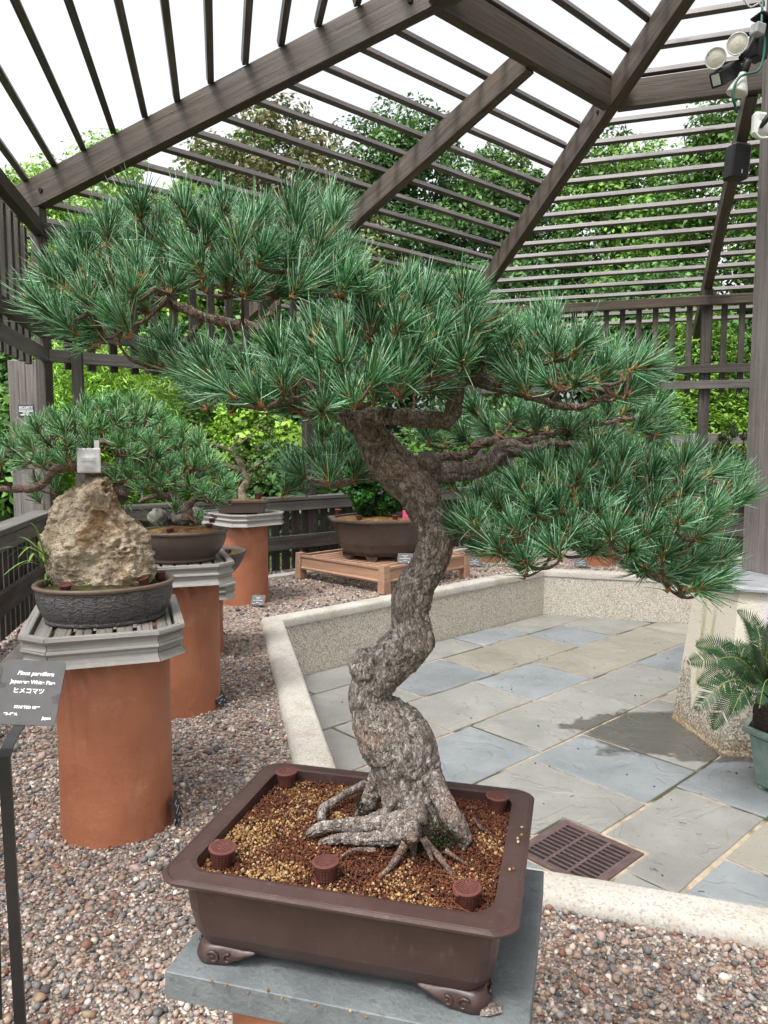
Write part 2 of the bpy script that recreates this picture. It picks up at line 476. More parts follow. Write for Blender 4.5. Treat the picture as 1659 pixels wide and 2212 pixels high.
def flagmat(name, a, b, tint):
    g = G(name); v = g.coord('Object')
    c = g.ramp(g.noise(v, 3.0, 6, 0.6, 0.3), [(0.3, a), (0.7, b)])
    c = g.mix(g.mr(g.noise(g.coord('Object', (2.5, 9, 2)), 1.4, 5, 0.6, 0.8), 0.56, 0.74, 0, 0.45), c, tint)
    c = g.mix(g.mr(g.noise(v, 45, 4, 0.65), 0.58, 0.70, 0, 0.45), c, tuple(x * 0.5 for x in a))
    c = g.mix(g.mr(g.noise(v, 190, 2, 0.5), 0.70, 0.73, 0, 0.8), c, (0.05, 0.045, 0.035))
    c = g.mix(g.mr(g.noise(v, 1.1, 5, 0.65, 0.6), 0.52, 0.72, 0, 0.4), c, tuple(x * 0.6 for x in a))
    c = g.mix(g.mr(g.noise(v, 14, 6, 0.75), 0.62, 0.70, 0, 0.25), c, tuple(x * 1.35 for x in b))
    # a patch left wet where the pier drips: darker and shinier, its own ragged outline
    gm = g.n('NewGeometry'); mp = g.n('Mapping')
    mp.inputs['Location'].default_value = (-1.60, -4.02, 0)
    g.l(gm.outputs['Position'], mp.inputs['Vector'])
    m2 = g.n('Mapping'); m2.inputs['Rotation'].default_value = (0, 0, R(35)); m2.inputs['Scale'].default_value = (1.45, 2.2, 1)
    g.l(mp.outputs[0], m2.inputs['Vector'])
    ln = g.n('VectorMath', operation='LENGTH'); g.l(m2.outputs[0], ln.inputs[0])
    nz = g.noise(gm.outputs['Position'], 4.5, 5, 0.6)
    w = g.mr(g.math('ADD', ln.outputs['Value'], g.math('MULTIPLY', nz, 1.1)), 1.38, 1.47, 1.0, 0.0)
    c = g.mix(g.math('MULTIPLY', w, 0.72), c, (0.035, 0.032, 0.027))
    lay = g.n('TexWave'); lay.inputs['Scale'].default_value = 0.9; lay.inputs['Distortion'].default_value = 9; lay.inputs['Detail'].default_value = 3; lay.inputs['Detail Scale'].default_value = 1.2
    g.l(v, lay.inputs['Vector'])
    g.bump(g.mr(g.noise(v, 2.2, 3, 0.5, 1.5), 0.50, 0.515), 0.0025)
    g.bump(g.noise(v, 26, 5, 0.6), 0.0012)
    r = g.math('SUBTRACT', g.mr(g.noise(v, 4, 4, 0.6), 0.3, 0.7, 0.42, 0.62), g.math('MULTIPLY', w, 0.22))
    return g.out(g.bright(c, 0.06), r, 0.4)
M_flag_g = flagmat('bluestone_green', (0.167, 0.1659, 0.1525), (0.2378, 0.2335, 0.2144), (0.1822, 0.1709, 0.1391))
M_flag_b = flagmat('bluestone_blue', (0.1417, 0.156, 0.1645), (0.2176, 0.2321, 0.2373), (0.167, 0.1755, 0.1741))
M_flag_t = flagmat('bluestone_tan', (0.1821, 0.1693, 0.1397), (0.251, 0.2363, 0.1969), (0.2363, 0.1772, 0.1231))
M_mortar = plain('sand_joint', (0.30, 0.245, 0.18), 0.95, 0.3, 20, 0.003, 200, spots=((0.05, 0.05, 0.025), 2.6, 0.50))
M_iron = plain('rusty_iron', (0.115, 0.075, 0.072), 0.5, 0.25, 20, 0.0006, 200, 0.5, 0.3)
M_dark = plain('bolt_and_shade_black', (0.006, 0.006, 0.006), 0.9, 0.2)  # bolt colour, also the painted shade below the drain slots
M_slabstone = plain('slate_slab', (0.112, 0.124, 0.128), 0.6, 0.28, 14, 0.002, 120, 0.35, spots=((0.095, 0.105, 0.108), 70, 0.60))
M_black = plain('black_paint', (0.012, 0.012, 0.013), 0.28, 0.2, 40, 0.0002, 300, 0.5)
M_signgrey = plain('engraved_plate', (0.075, 0.072, 0.072), 0.55, 0.12, 30, 0.0, 80, 0.35, spots=((0.045, 0.04, 0.045), 26, 0.62))
M_signblack = plain('label_black', (0.02, 0.02, 0.024), 0.5, 0.2, 40)
M_white = plain('white_print', (0.80, 0.80, 0.78), 0.7, 0.05, 90)
M_plastic = plain('maroon_plastic', (0.132, 0.0384, 0.0288), 0.42, 0.18, 60, spec=0.45)
M_lampwhite = plain('lamp_white', (0.592, 0.592, 0.576), 0.35, 0.05, 20)
M_lens = plain('lamp_lens', (0.60, 0.57, 0.49), 0.3, 0.12, 60)
M_blackpl = plain('black_plastic', (0.012, 0.012, 0.013), 0.45, 0.2, 60)
M_greencable = plain('green_cable', (0.012, 0.10, 0.075), 0.5, 0.1)
M_zinc = plain('zinc_sheet', (0.416, 0.432, 0.448), 0.4, 0.15, 9, 0.0008, 60, 0.5, 0.55)
M_paper = plain('paper_packet', (0.42, 0.41, 0.40), 0.7, 0.10, 30)
M_pink = plain('pink_tag', (0.75, 0.08, 0.22), 0.5, 0.05)
M_wall_dark = plain('mesh_wire', (0.02, 0.02, 0.02), 0.6, 0.2)
def groundmat():
    g = G('leaf_litter_ground'); v = g.coord('Object', jitter=False)
    c = g.ramp(g.noise(v, 1.5, 8, 0.7), [(0.3, (0.03, 0.05, 0.015)), (0.55, (0.06, 0.09, 0.025)), (0.75, (0.08, 0.065, 0.035))])
    g.bump(g.noise(v, 20, 5, 0.6), 0.03)
    return g.out(c, 0.95, 0.2)
M_ground = groundmat()

# ================================================================== THE SETTING
OX, OY, TH = 2.19, 4.04, 102.4          # centre of the hexagonal pavilion, bearing of one corner
def hexpt(r, ang, z=None):
    p = (OX + r * math.cos(R(ang)), OY + r * math.sin(R(ang)))
    return p if z is None else (*p, z)
def hex_from_apothems(ap):
    """ap: dict normal-bearing -> apothem; corners at bearing+-30"""
    ks = sorted(ap)
    out = []
    for i, k in enumerate(ks):
        k2 = ks[(i + 1) % len(ks)]
        A = np.array([[math.cos(R(k)), math.sin(R(k))], [math.cos(R(k2)), math.sin(R(k2))]])
        s = np.linalg.solve(A, np.array([ap[k], ap[k2]]))
        out.append((OX + s[0], OY + s[1]))
    return out
AP = {12.4: 2.63, 72.4: 2.63, 132.4: 2.63, 192.4: 2.61, 252.4: 2.50, 312.4: 2.63}
IN = hex_from_apothems(AP)
OUT = hex_from_apothems({k: v + (0.125 if k == 252.4 else 0.15) for k, v in AP.items()})
SIDES = sorted(AP)                      # wall i runs from corner i-1 to corner i and has normal SIDES[i]
HEXO = [hexpt(5.35, TH - 60 + 60 * i) for i in range(6)]
def order(poly):                        # start at the corner with bearing nearest to 42.4, counter-clockwise
    b = [(math.degrees(math.atan2(y - OY, x - OX)) - 30) % 360 for x, y in poly]
    i = int(np.argmin(b)); return poly[i:] + poly[:i]
IN, OUT, HEXO = order(IN), order(OUT), order(HEXO)

def ring_sheet(inner, outer, z):
    m = MB()
    n = len(inner)
    m.add([(x, y, z) for x, y in inner] + [(x, y, z) for x, y in outer], [(n + i, n + (i + 1) % n, (i + 1) % n, i) for i in range(n)])
    return m
tag(ring_sheet(OUT, HEXO, -0.008).build('gravel_bed', M_gravel), kind='structure', label='bed of mixed pink and grey gravel around the sunken patio')
BIG = order([(OX + 300 * math.cos(R(TH - 60 + 60 * i)), OY + 300 * math.sin(R(TH - 60 + 60 * i))) for i in range(6)])
tag(ring_sheet(HEXO, BIG, -0.02).build('ground', M_ground), kind='structure', label='dark planted ground beyond the pavilion')

# --- retaining wall round the patio
wall = thing('retaining_wall', 'low hexagonal retaining wall of exposed aggregate with pale concrete coping', 'wall', (OX, OY, -0.4))
WINV = MWS[wall.name].inverted()
for i in range(6):
    j = (i + 1) % 6
    a, b, c, d = Vector((*IN[i], 0)), Vector((*IN[j], 0)), Vector((*OUT[j], 0)), Vector((*OUT[i], 0))
    ia, ib = a + (d - a) * 0.06, b + (c - b) * 0.06
    m = MB()
    # face panel a little behind the coping's inner edge
    q = [ia, ib, c, d]
    m.prism([(p.x, p.y) for p in q], -0.42, -0.028, top=False, bot=False)
    m.build('aggregate_face', M_aggr, wall, mw=WINV)
    m = MB()
    def inset(t, s):    # t across the coping 0..1
        return a.lerp(d, t), b.lerp(c, t)
    prof = [(0.0, -0.03), (0.0, 0.012), (0.06, 0.028), (0.13, 0.03), (0.80, 0.03), (0.93, 0.022), (1.0, 0.0), (1.0, -0.05)]
    k = 14
    rings = []
    for s in range(k + 1):
        rr = []
        for t, z in prof:
            p0, p1 = inset(t, 0)
            p = p0.lerp(p1, s / k)
            nz = 0.004 * mnoise.noise((p.x * 3, p.y * 3, z * 9)) + 0.002 * mnoise.noise((p.x * 14, p.y * 14, 2))
            rr.append((p.x, p.y, z + nz))
        rings.append(rr)
    m.loft(rings, closed=False)
    m.build('coping', M_coping, wall, True, mw=WINV)

# --- bluestone patio, every flag a piece of its own
m = MB(); m.prism(IN, -0.50, -0.4065)
patio = tag(m.build('patio', M_mortar, loc=(0, 0, 0)), kind='structure', label='sunken patio of rectangular bluestone flags with sandy joints')
TA = R(42.5)
def ab2xy(a, b): return (a * math.cos(TA) + b * math.sin(TA), a * math.sin(TA) - b * math.cos(TA))
def clip(poly, hexa, inset=0.004):
    n = len(hexa)
    for i in range(n):
        (x0, y0), (x1, y1) = hexa[i], hexa[(i + 1) % n]
        nx, ny = y0 - y1, x1 - x0
        l = math.hypot(nx, ny); nx /= l; ny /= l
        out = []
        for k in range(len(poly)):
            p, q = poly[k], poly[(k + 1) % len(poly)]
            dp = (p[0] - x0) * nx + (p[1] - y0) * ny - inset
            dq = (q[0] - x0) * nx + (q[1] - y0) * ny - inset
            if dp >= 0: out.append(p)
            if (dp > 0) != (dq > 0):
                t = dp / (dp - dq); out.append((p[0] + (q[0] - p[0]) * t, p[1] + (q[1] - p[1]) * t))
        poly = out
        if len(poly) < 3: return []
    return poly
rows = [(-4.70, -4.165, [2.2, 3.4, 4.2, 5.0, 6.4]),
        (-4.165, -3.765, [1.6, 2.25, 2.84, 3.62, 4.56, 5.17, 6.10, 6.9]),
        (-3.765, -3.24, [1.7, 2.45, 3.32, 4.03, 5.10, 5.62, 6.30, 7.1]),
        (-3.24, -2.72, [1.2, 1.9, 2.56, 3.02, 3.79, 4.47, 5.46, 6.10, 6.9]),
        (-2.72, -2.22, [1.2, 1.75, 2.45, 3.17, 4.19, 5.02, 5.8, 6.6, 7.3]),
        (-2.22, -1.56, [1.2, 1.9, 2.44, 3.04, 3.54, 4.40, 5.2, 6.0, 6.7, 7.4]),
        (-1.56, -1.145, [1.2, 1.75, 2.665, 3.30, 4.15, 4.9, 5.7, 6.5, 7.3]),
        (-1.145, -0.55, [1.2, 2.1, 2.85, 3.55, 4.4, 5.2, 5.9, 6.8, 7.5]),
        (-0.55, 0.05, [1.2, 2.0, 2.9, 3.6, 4.5, 5.2, 6.1, 7.0]),
        (0.05, 0.55, [1.2, 2.3, 3.2, 3.9, 4.6, 5.5, 6.4, 7.0]), (0.55, 1.2, [2.0, 2.8, 3.7, 4.4, 5.3, 6.2, 7.0])]
BLUE = {(2, 1): 0}
col_known = {(1, 3): 'g', (1, 4): 'b', (1, 5): 'g', (2, 1): 'g', (2, 2): 'b', (2, 3): 't', (2, 4): 'b', (2, 5): 'g', (2, 6): 'b', (3, 1): 'g', (3, 2): 'g', (3, 3): 'g', (3, 4): 'b', (3, 5): 't', (3, 6): 't',
             (4, 1): 'g', (4, 2): 'b', (4, 3): 'g', (4, 4): 'g', (4, 5): 'b', (5, 2): 'g', (5, 3): 'b', (5, 4): 'g', (6, 1): 'g', (6, 2): 'g', (6, 3): 'b', (7, 1): 'b', (7, 2): 't', (1, 2): 'g', (0, 2): 'g'}
frng = random.Random(3)
DR0, DR1 = (2.30, -1.56), (2.662, -1.352)        # cut-out for the drain grate in patio coordinates
for ri, (b0, b1, js) in enumerate(rows):
    for ci in range(len(js) - 1):
        g = 0.008 + frng.random() * 0.004
        pa = (js[ci] + g, js[ci + 1] - g)
        rects = [[(pa[0], b0 + g), (pa[1], b0 + g), (pa[1], b1 - g), (pa[0], b1 - g)]]
        if ri == 6 and ci == 2: rects = [[(pa[0], b0 + g), (pa[1], b0 + g), (pa[1], b1 - g), (2.49, b1 - g), (2.49, -1.352), (pa[0], -1.352)]]     # notched round the grate
        if ri == 6 and ci == 1: rects = [[(pa[0], b0 + g), (2.268, b0 + g), (2.268, b1 - g), (pa[0], b1 - g)], [(2.28, -1.352), (2.478, -1.352), (2.478, b1 - g), (2.28, b1 - g)]]
        if ri == 5 and ci == 1: rects = [[(pa[0], b0 + g), (pa[1], b0 + g), (pa[1], -1.748), (2.268, -1.748), (2.268, b1 - g), (pa[0], b1 - g)]]
        if ri == 5 and ci == 2: rects = [[(pa[0], b0 + g), (pa[1], b0 + g), (pa[1], b1 - g), (2.662, b1 - g), (2.662, -1.748), (pa[0], -1.748)]]
        for rc in rects:
            poly = [ab2xy(*p) for p in rc]
            poly = clip(poly, IN, 0.012)
            if len(poly) < 3: continue
            A2 = sum(poly[k][0] * poly[(k + 1) % len(poly)][1] - poly[(k + 1) % len(poly)][0] * poly[k][1] for k in range(len(poly)))
            if A2 < 0: poly = poly[::-1]
            if abs(A2) < 0.02: continue
            cx = sum(p[0] for p in poly) / len(poly); cy = sum(p[1] for p in poly) / len(poly)
            # slightly wavy, eased edge
            rim = []
            for k in range(len(poly)):
                p, q = poly[k], poly[(k + 1) % len(poly)]
                L = math.hypot(q[0] - p[0], q[1] - p[1]); nn = max(1, int(L / 0.07))
                for s in range(nn):
                    t = s / nn
                    x, y = p[0] + (q[0] - p[0]) * t, p[1] + (q[1] - p[1]) * t
                    w = 0.0028 * mnoise.noise((x * 9, y * 9, ri * 3.1 + ci))
                    rim.append((x - cx + w, y - cy - w))
            dz = frng.uniform(-0.0015, 0.0015)
            mm = MB()
            top = [(x * (1 - 0.004 / max(0.05, math.hypot(x, y))), y * (1 - 0.004 / max(0.05, math.hypot(x, y)))) for x, y in rim]
            mm.prism(rim, -0.03, -0.003, top=False, bot=False)
            mm.prism(rim, -0.003, 0.0, top=True, bot=False, poly1=top)
            kk = col_known.get((ri, ci)) or frng.choice('ggbbt')
            mm.build('flagstone', {'g': M_flag_g, 'b': M_flag_b, 't': M_flag_t}[kk], patio, loc=(cx, cy, -0.4 + dz))

# --- drain grate
dc = ab2xy(2.465, -1.55)
grate = thing('drain_grate', 'rusty brown square iron drain grate set in the patio flags', 'drain grate', (dc[0], dc[1], -0.4), TA)
m = MB()
W, Hh = 0.183, 0.183
m.box((0, -Hh + 0.012, -0.006), (2 * W, 0.024, 0.012)); m.box((0, Hh - 0.012, -0.006), (2 * W, 0.024, 0.012))
m.box((-W + 0.012, 0, -0.006), (0.024, 2 * Hh - 0.05, 0.0119)); m.box((W - 0.012, 0, -0.006), (0.024, 2 * Hh - 0.05, 0.0119))
m.build('outer_frame', M_iron, grate)
m = MB(); m.box((0, 0, -0.0058), (2 * W - 0.044, 2 * Hh - 0.044, 0.001)); m.build('shade_sheet', M_dark, grate)  # near-black sheet close under the slots, its colour stands in for the drain's shade
m = MB()
iw, ih = W - 0.03, Hh - 0.03
for y in (-ih, -ih / 3, ih / 3, ih): m.box((0, y, -0.0018), (2 * iw + 0.016, 0.014, 0.006), b=0.001)
n = 11
for k in range(n + 1):
    x = -iw + 2 * iw * k / n
    for y in (-2 * ih / 3, 0, 2 * ih / 3): m.box((x, y, -0.0020), (0.0085, ih * 2 / 3 - 0.0145, 0.0055))
m.build('slotted_plate', M_iron, grate)

# ================================================================== PAVILION
def beam(name, p0, p1, w, h, mat, parent, up=(0, 0, 1), b=0.004, ext=0.0):
    """timber from p0 to p1 (axis line), w across, h deep along up"""
    p0, p1 = Vector(p0), Vector(p1)
    x = (p1 - p0).normalized()
    p0, p1 = p0 - x * ext, p1 + x * ext
    u = Vector(up); y = u.cross(x).normalized(); z = x.cross(y)
    Mx = Matrix((x, y, z)).transposed().to_4x4(); Mx.translation = (p0 + p1) / 2
    m = MB(); m.box((0, 0, 0), ((p1 - p0).length, w, h), b=b)
    return m.build(name, mat, parent, mw=MWS[parent.name].inverted() @ Mx)
pav = thing('timber_pavilion', 'weathered dark timber pavilion with open slatted hexagonal roof', 'pavilion', (OX, OY, 0))
SL = 0.296
def zb(r): return 2.9 + SL * (5 - r)         # underside of a hip rafter at radius r
def zba(a): return zb(a / math.cos(R(30)))   # underside at apothem a
CORN = [TH - 60 * i for i in range(-3, 3)]
for i in range(6):
    ang = TH + 60 * i
    p0, p1 = hexpt(6.15, ang), hexpt(0.25, ang)
    beam('hip_rafter', (*p0, zb(6.15) + 0.105), (*p1, zb(0.25) + 0.105), 0.085, 0.21, M_beam, pav)
    mid = ang + 30
    q0, q1 = hexpt(5.45, mid), hexpt(1.78, mid)
    beam('rafter', (*q0, zba(5.45) + 0.09), (*q1, zba(1.78) + 0.09), 0.085, 0.18, M_beam, pav)
    for rr0 in (4.86, 2.12):      # bolts through the hips where they meet post and ring beam
        for sd in (-1, 1):
            mb = MB(); mb.lathe([(0.0005, 0.012), (0.016, 0.012), (0.018, 0.004), (0.018, 0.0)], 10)
            tq = Vector((-math.sin(R(ang)), math.cos(R(ang)), 0)) * sd
            mb.build('bolt', M_dark, pav, mw=MWS[pav.name].inverted() @ Matrix.Translation(Vector(hexpt(rr0, ang, zb(rr0) + 0.09)) + tq * 0.0415) @ tq.to_track_quat('Z', 'Y').to_matrix().to_4x4())
    # ring beam between hips
    a = hexpt(1.97, ang + 1.2, zb(1.97) + 0.1); b_ = hexpt(1.97, ang + 58.8, zb(1.97) + 0.1)
    beam('ring_beam', a, b_, 0.08, 0.2, M_beam, pav)
    # slats laid across the rafters
    for k in range(-18, 6):
        aa = 4.35 + 0.22 * k
        if aa < 0.5: continue
        r = aa / math.cos(R(30))
        s0, s1 = hexpt(r, ang, zb(r) + 0.245), hexpt(r, ang + 60, zb(r) + 0.245)
        s0, s1 = Vector(s0), Vector(s1)
        d = (s1 - s0).normalized() * 0.035
        jit = random.uniform(-0.006, 0.006)
        beam('slat', s0 + d + Vector((0, 0, jit)), s1 - d + Vector((0, 0, random.uniform(-0.008, 0.008))), 0.042, 0.042, M_slat, pav, up=(-math.cos(R(mid)) * -SL, -math.sin(R(mid)) * -SL, 1), b=0.003)
    # corner posts
    beam('corner_post', hexpt(4.93, ang, -0.02), hexpt(4.93, ang, zb(4.93)), 0.085, 0.085, M_fence, pav, up=(math.cos(R(ang)), math.sin(R(ang)), 0))
    beam('mid_post', hexpt(4.33, mid, -0.02), hexpt(4.33, mid, zba(4.33)), 0.11, 0.09, M_fence, pav, up=(math.cos(R(mid)), math.sin(R(mid)), 0))
# heavy centre post standing on the pier
beam('centre_post', (OX, OY, 0.5), (OX, OY, 4.35), 0.29, 0.29, M_post, pav, up=(math.cos(R(16)), math.sin(R(16)), 0), b=0.018)
m = MB(); m.lathe([(0.26, 4.2), (0.26, 4.5)], 6, (0, 0, 0), cap0=True, cap1=True); m.build('king_block', M_beam, pav)

# --- lattice screen and railing on each side, one thing per bay
bayname = {0: ('far', 'behind the right hand bonsai'), 1: ('far', ''), 2: ('', ''), }
def bay(ang, lat_label, rail_label):
    """side from corner ang to ang+60"""
    mid = ang + 30
    c = Vector((OX + 4.33 * math.cos(R(mid)), OY + 4.33 * math.sin(R(mid)), 0))
    A, B = Vector(hexpt(5.0, ang, 0)), Vector(hexpt(5.0, ang + 60, 0))
    ax = (B - A).normalized(); nrm = Vector((math.cos(R(mid)), math.sin(R(mid)), 0))
    t = thing('lattice_screen', lat_label, 'lattice screen', c)
    A1, B1 = A + ax * 0.06, B - ax * 0.06
    def hr(name, z0, z1, th, off, mat, par, cap=False):
        zc = Vector((0, 0, (z0 + z1) / 2))
        return beam(name, A1 + nrm * off + zc, B1 + nrm * off + zc, th, z1 - z0, mat, par)
    hr('top_rail', 2.72, 2.82, 0.07, -0.07, M_beam, t)
    hr('middle_rail', 2.0, 2.09, 0.05, -0.07, M_fence, t)
    hr('bottom_rail', 1.83, 1.92, 0.05, -0.075, M_rail, t)
    n = int(round(5.0 / 0.18))
    L = (B1 - A1).length
    for k in range(1, n):
        p = A1 + ax * (L * k / n) + nrm * 0.0
        if abs((p - c).dot(ax)) < 0.07: continue
        beam('baluster', p + Vector((0, 0, 1.79)), p + Vector((0, 0, 2.74 + 0.0)), 0.035, 0.06, M_fence, t, up=ax, b=0.002)
    f = thing('railing_fence', rail_label, 'fence', c)
    beam('handrail', A1 - nrm * 0.03 + Vector((0, 0, 0.715)), B1 - nrm * 0.03 + Vector((0, 0, 0.715)), 0.15, 0.035, M_rail, f)
    hr('upper_rail', 0.60, 0.692, 0.045, -0.07, M_rail, f)
    hr('lower_rail', 0.235, 0.365, 0.045, -0.07, M_fence, f)
    nb = int(round(L / 0.115))
    for k in range(nb):
        p = A1 + ax * (L * (k + 0.5) / nb)
        beam('board', p + Vector((0, 0, 0.03)), p + Vector((0, 0, 0.64 + random.uniform(-0.01, 0.01))), 0.02, 0.085, M_board, f, up=ax, b=0.002)
    # chicken wire stapled to the lower half
    w = MB(); s = 0.055
    if ang in (TH, TH + 60):
        rows_ = 7
        cols_ = int(L / (s * 0.9))
        for i in range(cols_):
            for j in range(rows_):
                x0 = i * s * 0.9 + (j % 2) * s * 0.45; z0 = 0.04 + j * s
                P = lambda x, z: tuple(A1 + ax * x - nrm * 0.10 + Vector((0, 0, z)))
                for (xa, za, xb, zb_) in ((0, 0, 0.45 * s, 0.3 * s), (0.45 * s, 0.3 * s, 0.45 * s, s), (0, 0, -0.45 * s, 0.3 * s)):
                    a_, b_ = Vector(P(x0 + xa, z0 + za)), Vector(P(x0 + xb, z0 + zb_))
                    d_ = (b_ - a_).normalized().cross(nrm) * 0.0011
                    w.add([a_ - d_, a_ + d_, b_ + d_, b_ - d_], [(0, 1, 2, 3)])
        o = w.build('wire_mesh', M_wall_dark, f, mw=MWS[f.name].inverted()); o['kind'] = 'stuff'
    # concrete footing strip the boards stand behind
    beam('footing', A1 - nrm * 0.16 + Vector((0, 0, 0.0)), B1 - nrm * 0.16 + Vector((0, 0, 0.0)), 0.10, 0.05, M_coping, f, b=0.01)
bay(TH, 'grey timber lattice screen above the railing at back centre', 'dark board railing with grey handrail behind the octagonal pot')
bay(TH - 60, 'grey timber lattice screen with square balusters in front of the clipped hedge', 'board railing at the far right behind the lower bonsai branch')
bay(TH + 60, 'grey timber lattice screen along the left edge of the picture', 'grey handrail and dark boards running past the rock planting')
bay(TH - 120, 'timber lattice screen on the pavilion side hidden by the centre post', 'board railing on the pavilion side hidden by the centre post')

# stout post with the security plate, just outside the left corner
sp = thing('sign_post', 'broad weathered grey post carrying the security plate', 'post', (-2.70, 5.66, 0))
beam('shaft', (-2.70, 5.66, -0.02), (-2.70, 5.66, 1.85), 0.10, 0.24, M_post, sp, up=(1, 0, 0))
sp2 = thing('corner_stud', 'slim grey stud standing beside the left corner post', 'post', (-2.30, 5.62, 0))
beam('shaft', (-2.30, 5.62, -0.02), (-2.30, 5.62, 1.92), 0.06, 0.075, M_fence, sp2, up=(0.98, 0.2, 0))

# --- concrete pier under the centre post
pier = thing('concrete_pier', 'tapered hexagonal concrete pier with mossy stains under the timber post', 'pier', (OX, OY, -0.4))
def piermat():
    g = G('stained_pier'); v = g.coord('Object', jitter=False)
    cell = g.n('TexVoronoi'); cell.inputs['Scale'].default_value = 125; g.l(v, cell.inputs['Vector'])
    sx = g.n('SeparateColor'); g.l(cell.outputs['Color'], sx.inputs[0])
    c = g.ramp(sx.outputs[0], [(0, (0.336, 0.304, 0.24)), (0.3, (0.216, 0.192, 0.152)), (0.5, (0.448, 0.424, 0.368)), (0.75, (0.16, 0.136, 0.104))], 'CONSTANT')
    # smooth render left on the upper part, in ragged upright strips
    sep = g.n('SeparateXYZ'); g.l(v, sep.inputs[0])
    sn = g.noise(g.coord('Object', (6, 6, 0.28), False), 1.0, 3, 0.55)
    hh = g.math('ADD', sep.outputs['Z'], g.math('MULTIPLY', sn, 0.9))
    c = g.mix(g.mr(hh, 0.66, 0.72), c, (0.496, 0.456, 0.376))
    c = g.mix(g.mr(g.noise(g.coord('Object', (4.8, 4.8, 0.4), False), 1.3, 4, 0.6), 0.58, 0.66, 0, 0.6), c, (0.24, 0.224, 0.064))
    c = g.mix(g.mr(g.noise(g.coord('Object', (9, 9, 0.4), False), 1.1, 3, 0.6), 0.60, 0.64, 0, 0.8), c, (0.448, 0.424, 0.44))
    b = g.math('SUBTRACT', 0.30, g.math('ADD', sep.outputs['Z'], g.math('MULTIPLY', g.noise(v, 12, 4, 0.6), 0.25)))
    c = g.mix(g.mr(b, 0.06, 0.18, 0, 0.6), c, (0.16, 0.088, 0.024))
    c = g.mix(g.mr(g.noise(v, 38, 2, 0.5), 0.69, 0.71), c, (0.08, 0.076, 0.08))
    g.bump(g.math('SUBTRACT', 1.0, cell.outputs['Distance']), 0.002); g.bump(g.noise(v, 30, 5, 0.6), 0.006)
    return g.out(c, 0.85, 0.25)
m = MB()
def hexring(r, z, a0=96): return [(r * math.cos(R(a0 + 60 * k)), r * math.sin(R(a0 + 60 * k)), z) for k in range(6)]
m.loft([hexring(0.535, -0.01), hexring(0.535, 0.012), hexring(0.525, 0.03), hexring(0.425, 0.86), hexring(0.405, 0.872)], cap0=True, cap1=True)
m.build('shaft', piermat(), pier)
m = MB(); m.loft([hexring(0.465, 0.862), hexring(0.465, 0.875), hexring(0.44, 0.885), hexring(0.25, 0.915)], cap0=True, cap1=True)
m.build('sheet_cap', M_zinc, pier)

# --- garden fence outside, seen through the far right bay
gf = thing('garden_fence', 'plain weathered rail fence beyond the pavilion on the right', 'fence', (4.5, 10.6, 0))
beam('rail', (3.2, 10.75, 1.31), (7.2, 10.35, 1.34), 0.05, 0.15, M_rail, gf)
beam('rail', (3.2, 10.75, 0.7), (7.2, 10.35, 0.7), 0.05, 0.15, M_rail, gf)
for k in range(3): beam('post', (3.6 + k * 1.7, 10.76 - k * 0.17, 0), (3.6 + k * 1.7, 10.76 - k * 0.17, 1.3), 0.1, 0.1, M_fence, gf, up=(1, 0, 0))

# ================================================================== POTS, PEDESTALS, TRAYS
def lattice_mat(name, mode, pitch):
    """maroon plastic with a grid of open square holes"""
    g = G(name); g.out((0.105, 0.036, 0.029), 0.45, 0.4)
    c = g.n('TexCoord'); s = g.n('SeparateXYZ'); g.l(c.outputs['Object'], s.inputs[0])
    if mode == 'lid': u, v = s.outputs['X'], s.outputs['Y']; pu = pv = pitch
    else:
        u = g.math('ARCTAN2', s.outputs['Y'], s.outputs['X']); v = s.outputs['Z']; pu = 2 * math.pi / 22; pv = pitch
    def band(x, p):
        f = g.math('FRACT', g.math('DIVIDE', x, p)) if mode != 'lid' else g.math('FRACT', g.math('ADD', g.math('DIVIDE', x, p), 0.5))
        return g.math('LESS_THAN', g.math('ABSOLUTE', g.math('SUBTRACT', f, 0.5)), 0.28)
    h = g.math('MULTIPLY', band(u, pu), band(v, pv))
    if mode == 'lid':
        r = g.math('SQRT', g.math('ADD', g.math('MULTIPLY', u, u), g.math('MULTIPLY', v, v)))
        h = g.math('MULTIPLY', h, g.math('LESS_THAN', r, 0.0142))
    else:
        h = g.math('MULTIPLY', h, g.math('LESS_THAN', v, 0.0195))
    tr = g.n('BsdfTransparent'); mx = g.n('MixShader'); g.l(h, mx.inputs[0]); g.l(g.b.outputs[0], mx.inputs[1]); g.l(tr.outputs[0], mx.inputs[2])
    g.l(mx.outputs[0], g.t.nodes['Material Output'].inputs[0])
    return g.m
M_lid = lattice_mat('lid_grid', 'lid', 0.0031); M_cup = lattice_mat('cup_grid', 'cup', 0.0038)
M_fert = plain('fertiliser_cake', (0.05, 0.03, 0.018), 0.95, 0.4, 90, 0.003, 300)
def make_basket():
    t = thing('fertilizer_basket', 'x', 'basket', group='fertilizer baskets')
    m = MB(); m.lathe([(0.0125, 0.0), (0.0128, 0.0015), (0.0158, 0.021), (0.0165, 0.0222), (0.0150, 0.0222), (0.0118, 0.002)], 28, cap0=True); m.build('cup', M_cup, t, True)
    m = MB(); m.lathe([(0.0172, 0.0222), (0.0176, 0.0232), (0.0172, 0.0245), (0.0150, 0.0248), (0.0001, 0.0250)], 28); m.box((0.0183, 0, 0.0232), (0.004, 0.006, 0.0016)); m.build('lid', M_lid, t)
    m = MB(); m.lathe([(0.0112, 0.003), (0.0128, 0.012), (0.008, 0.016), (0.001, 0.017)], 16); m.build('fertilizer', M_fert, t, True)
    return t
basket0 = [make_basket()]
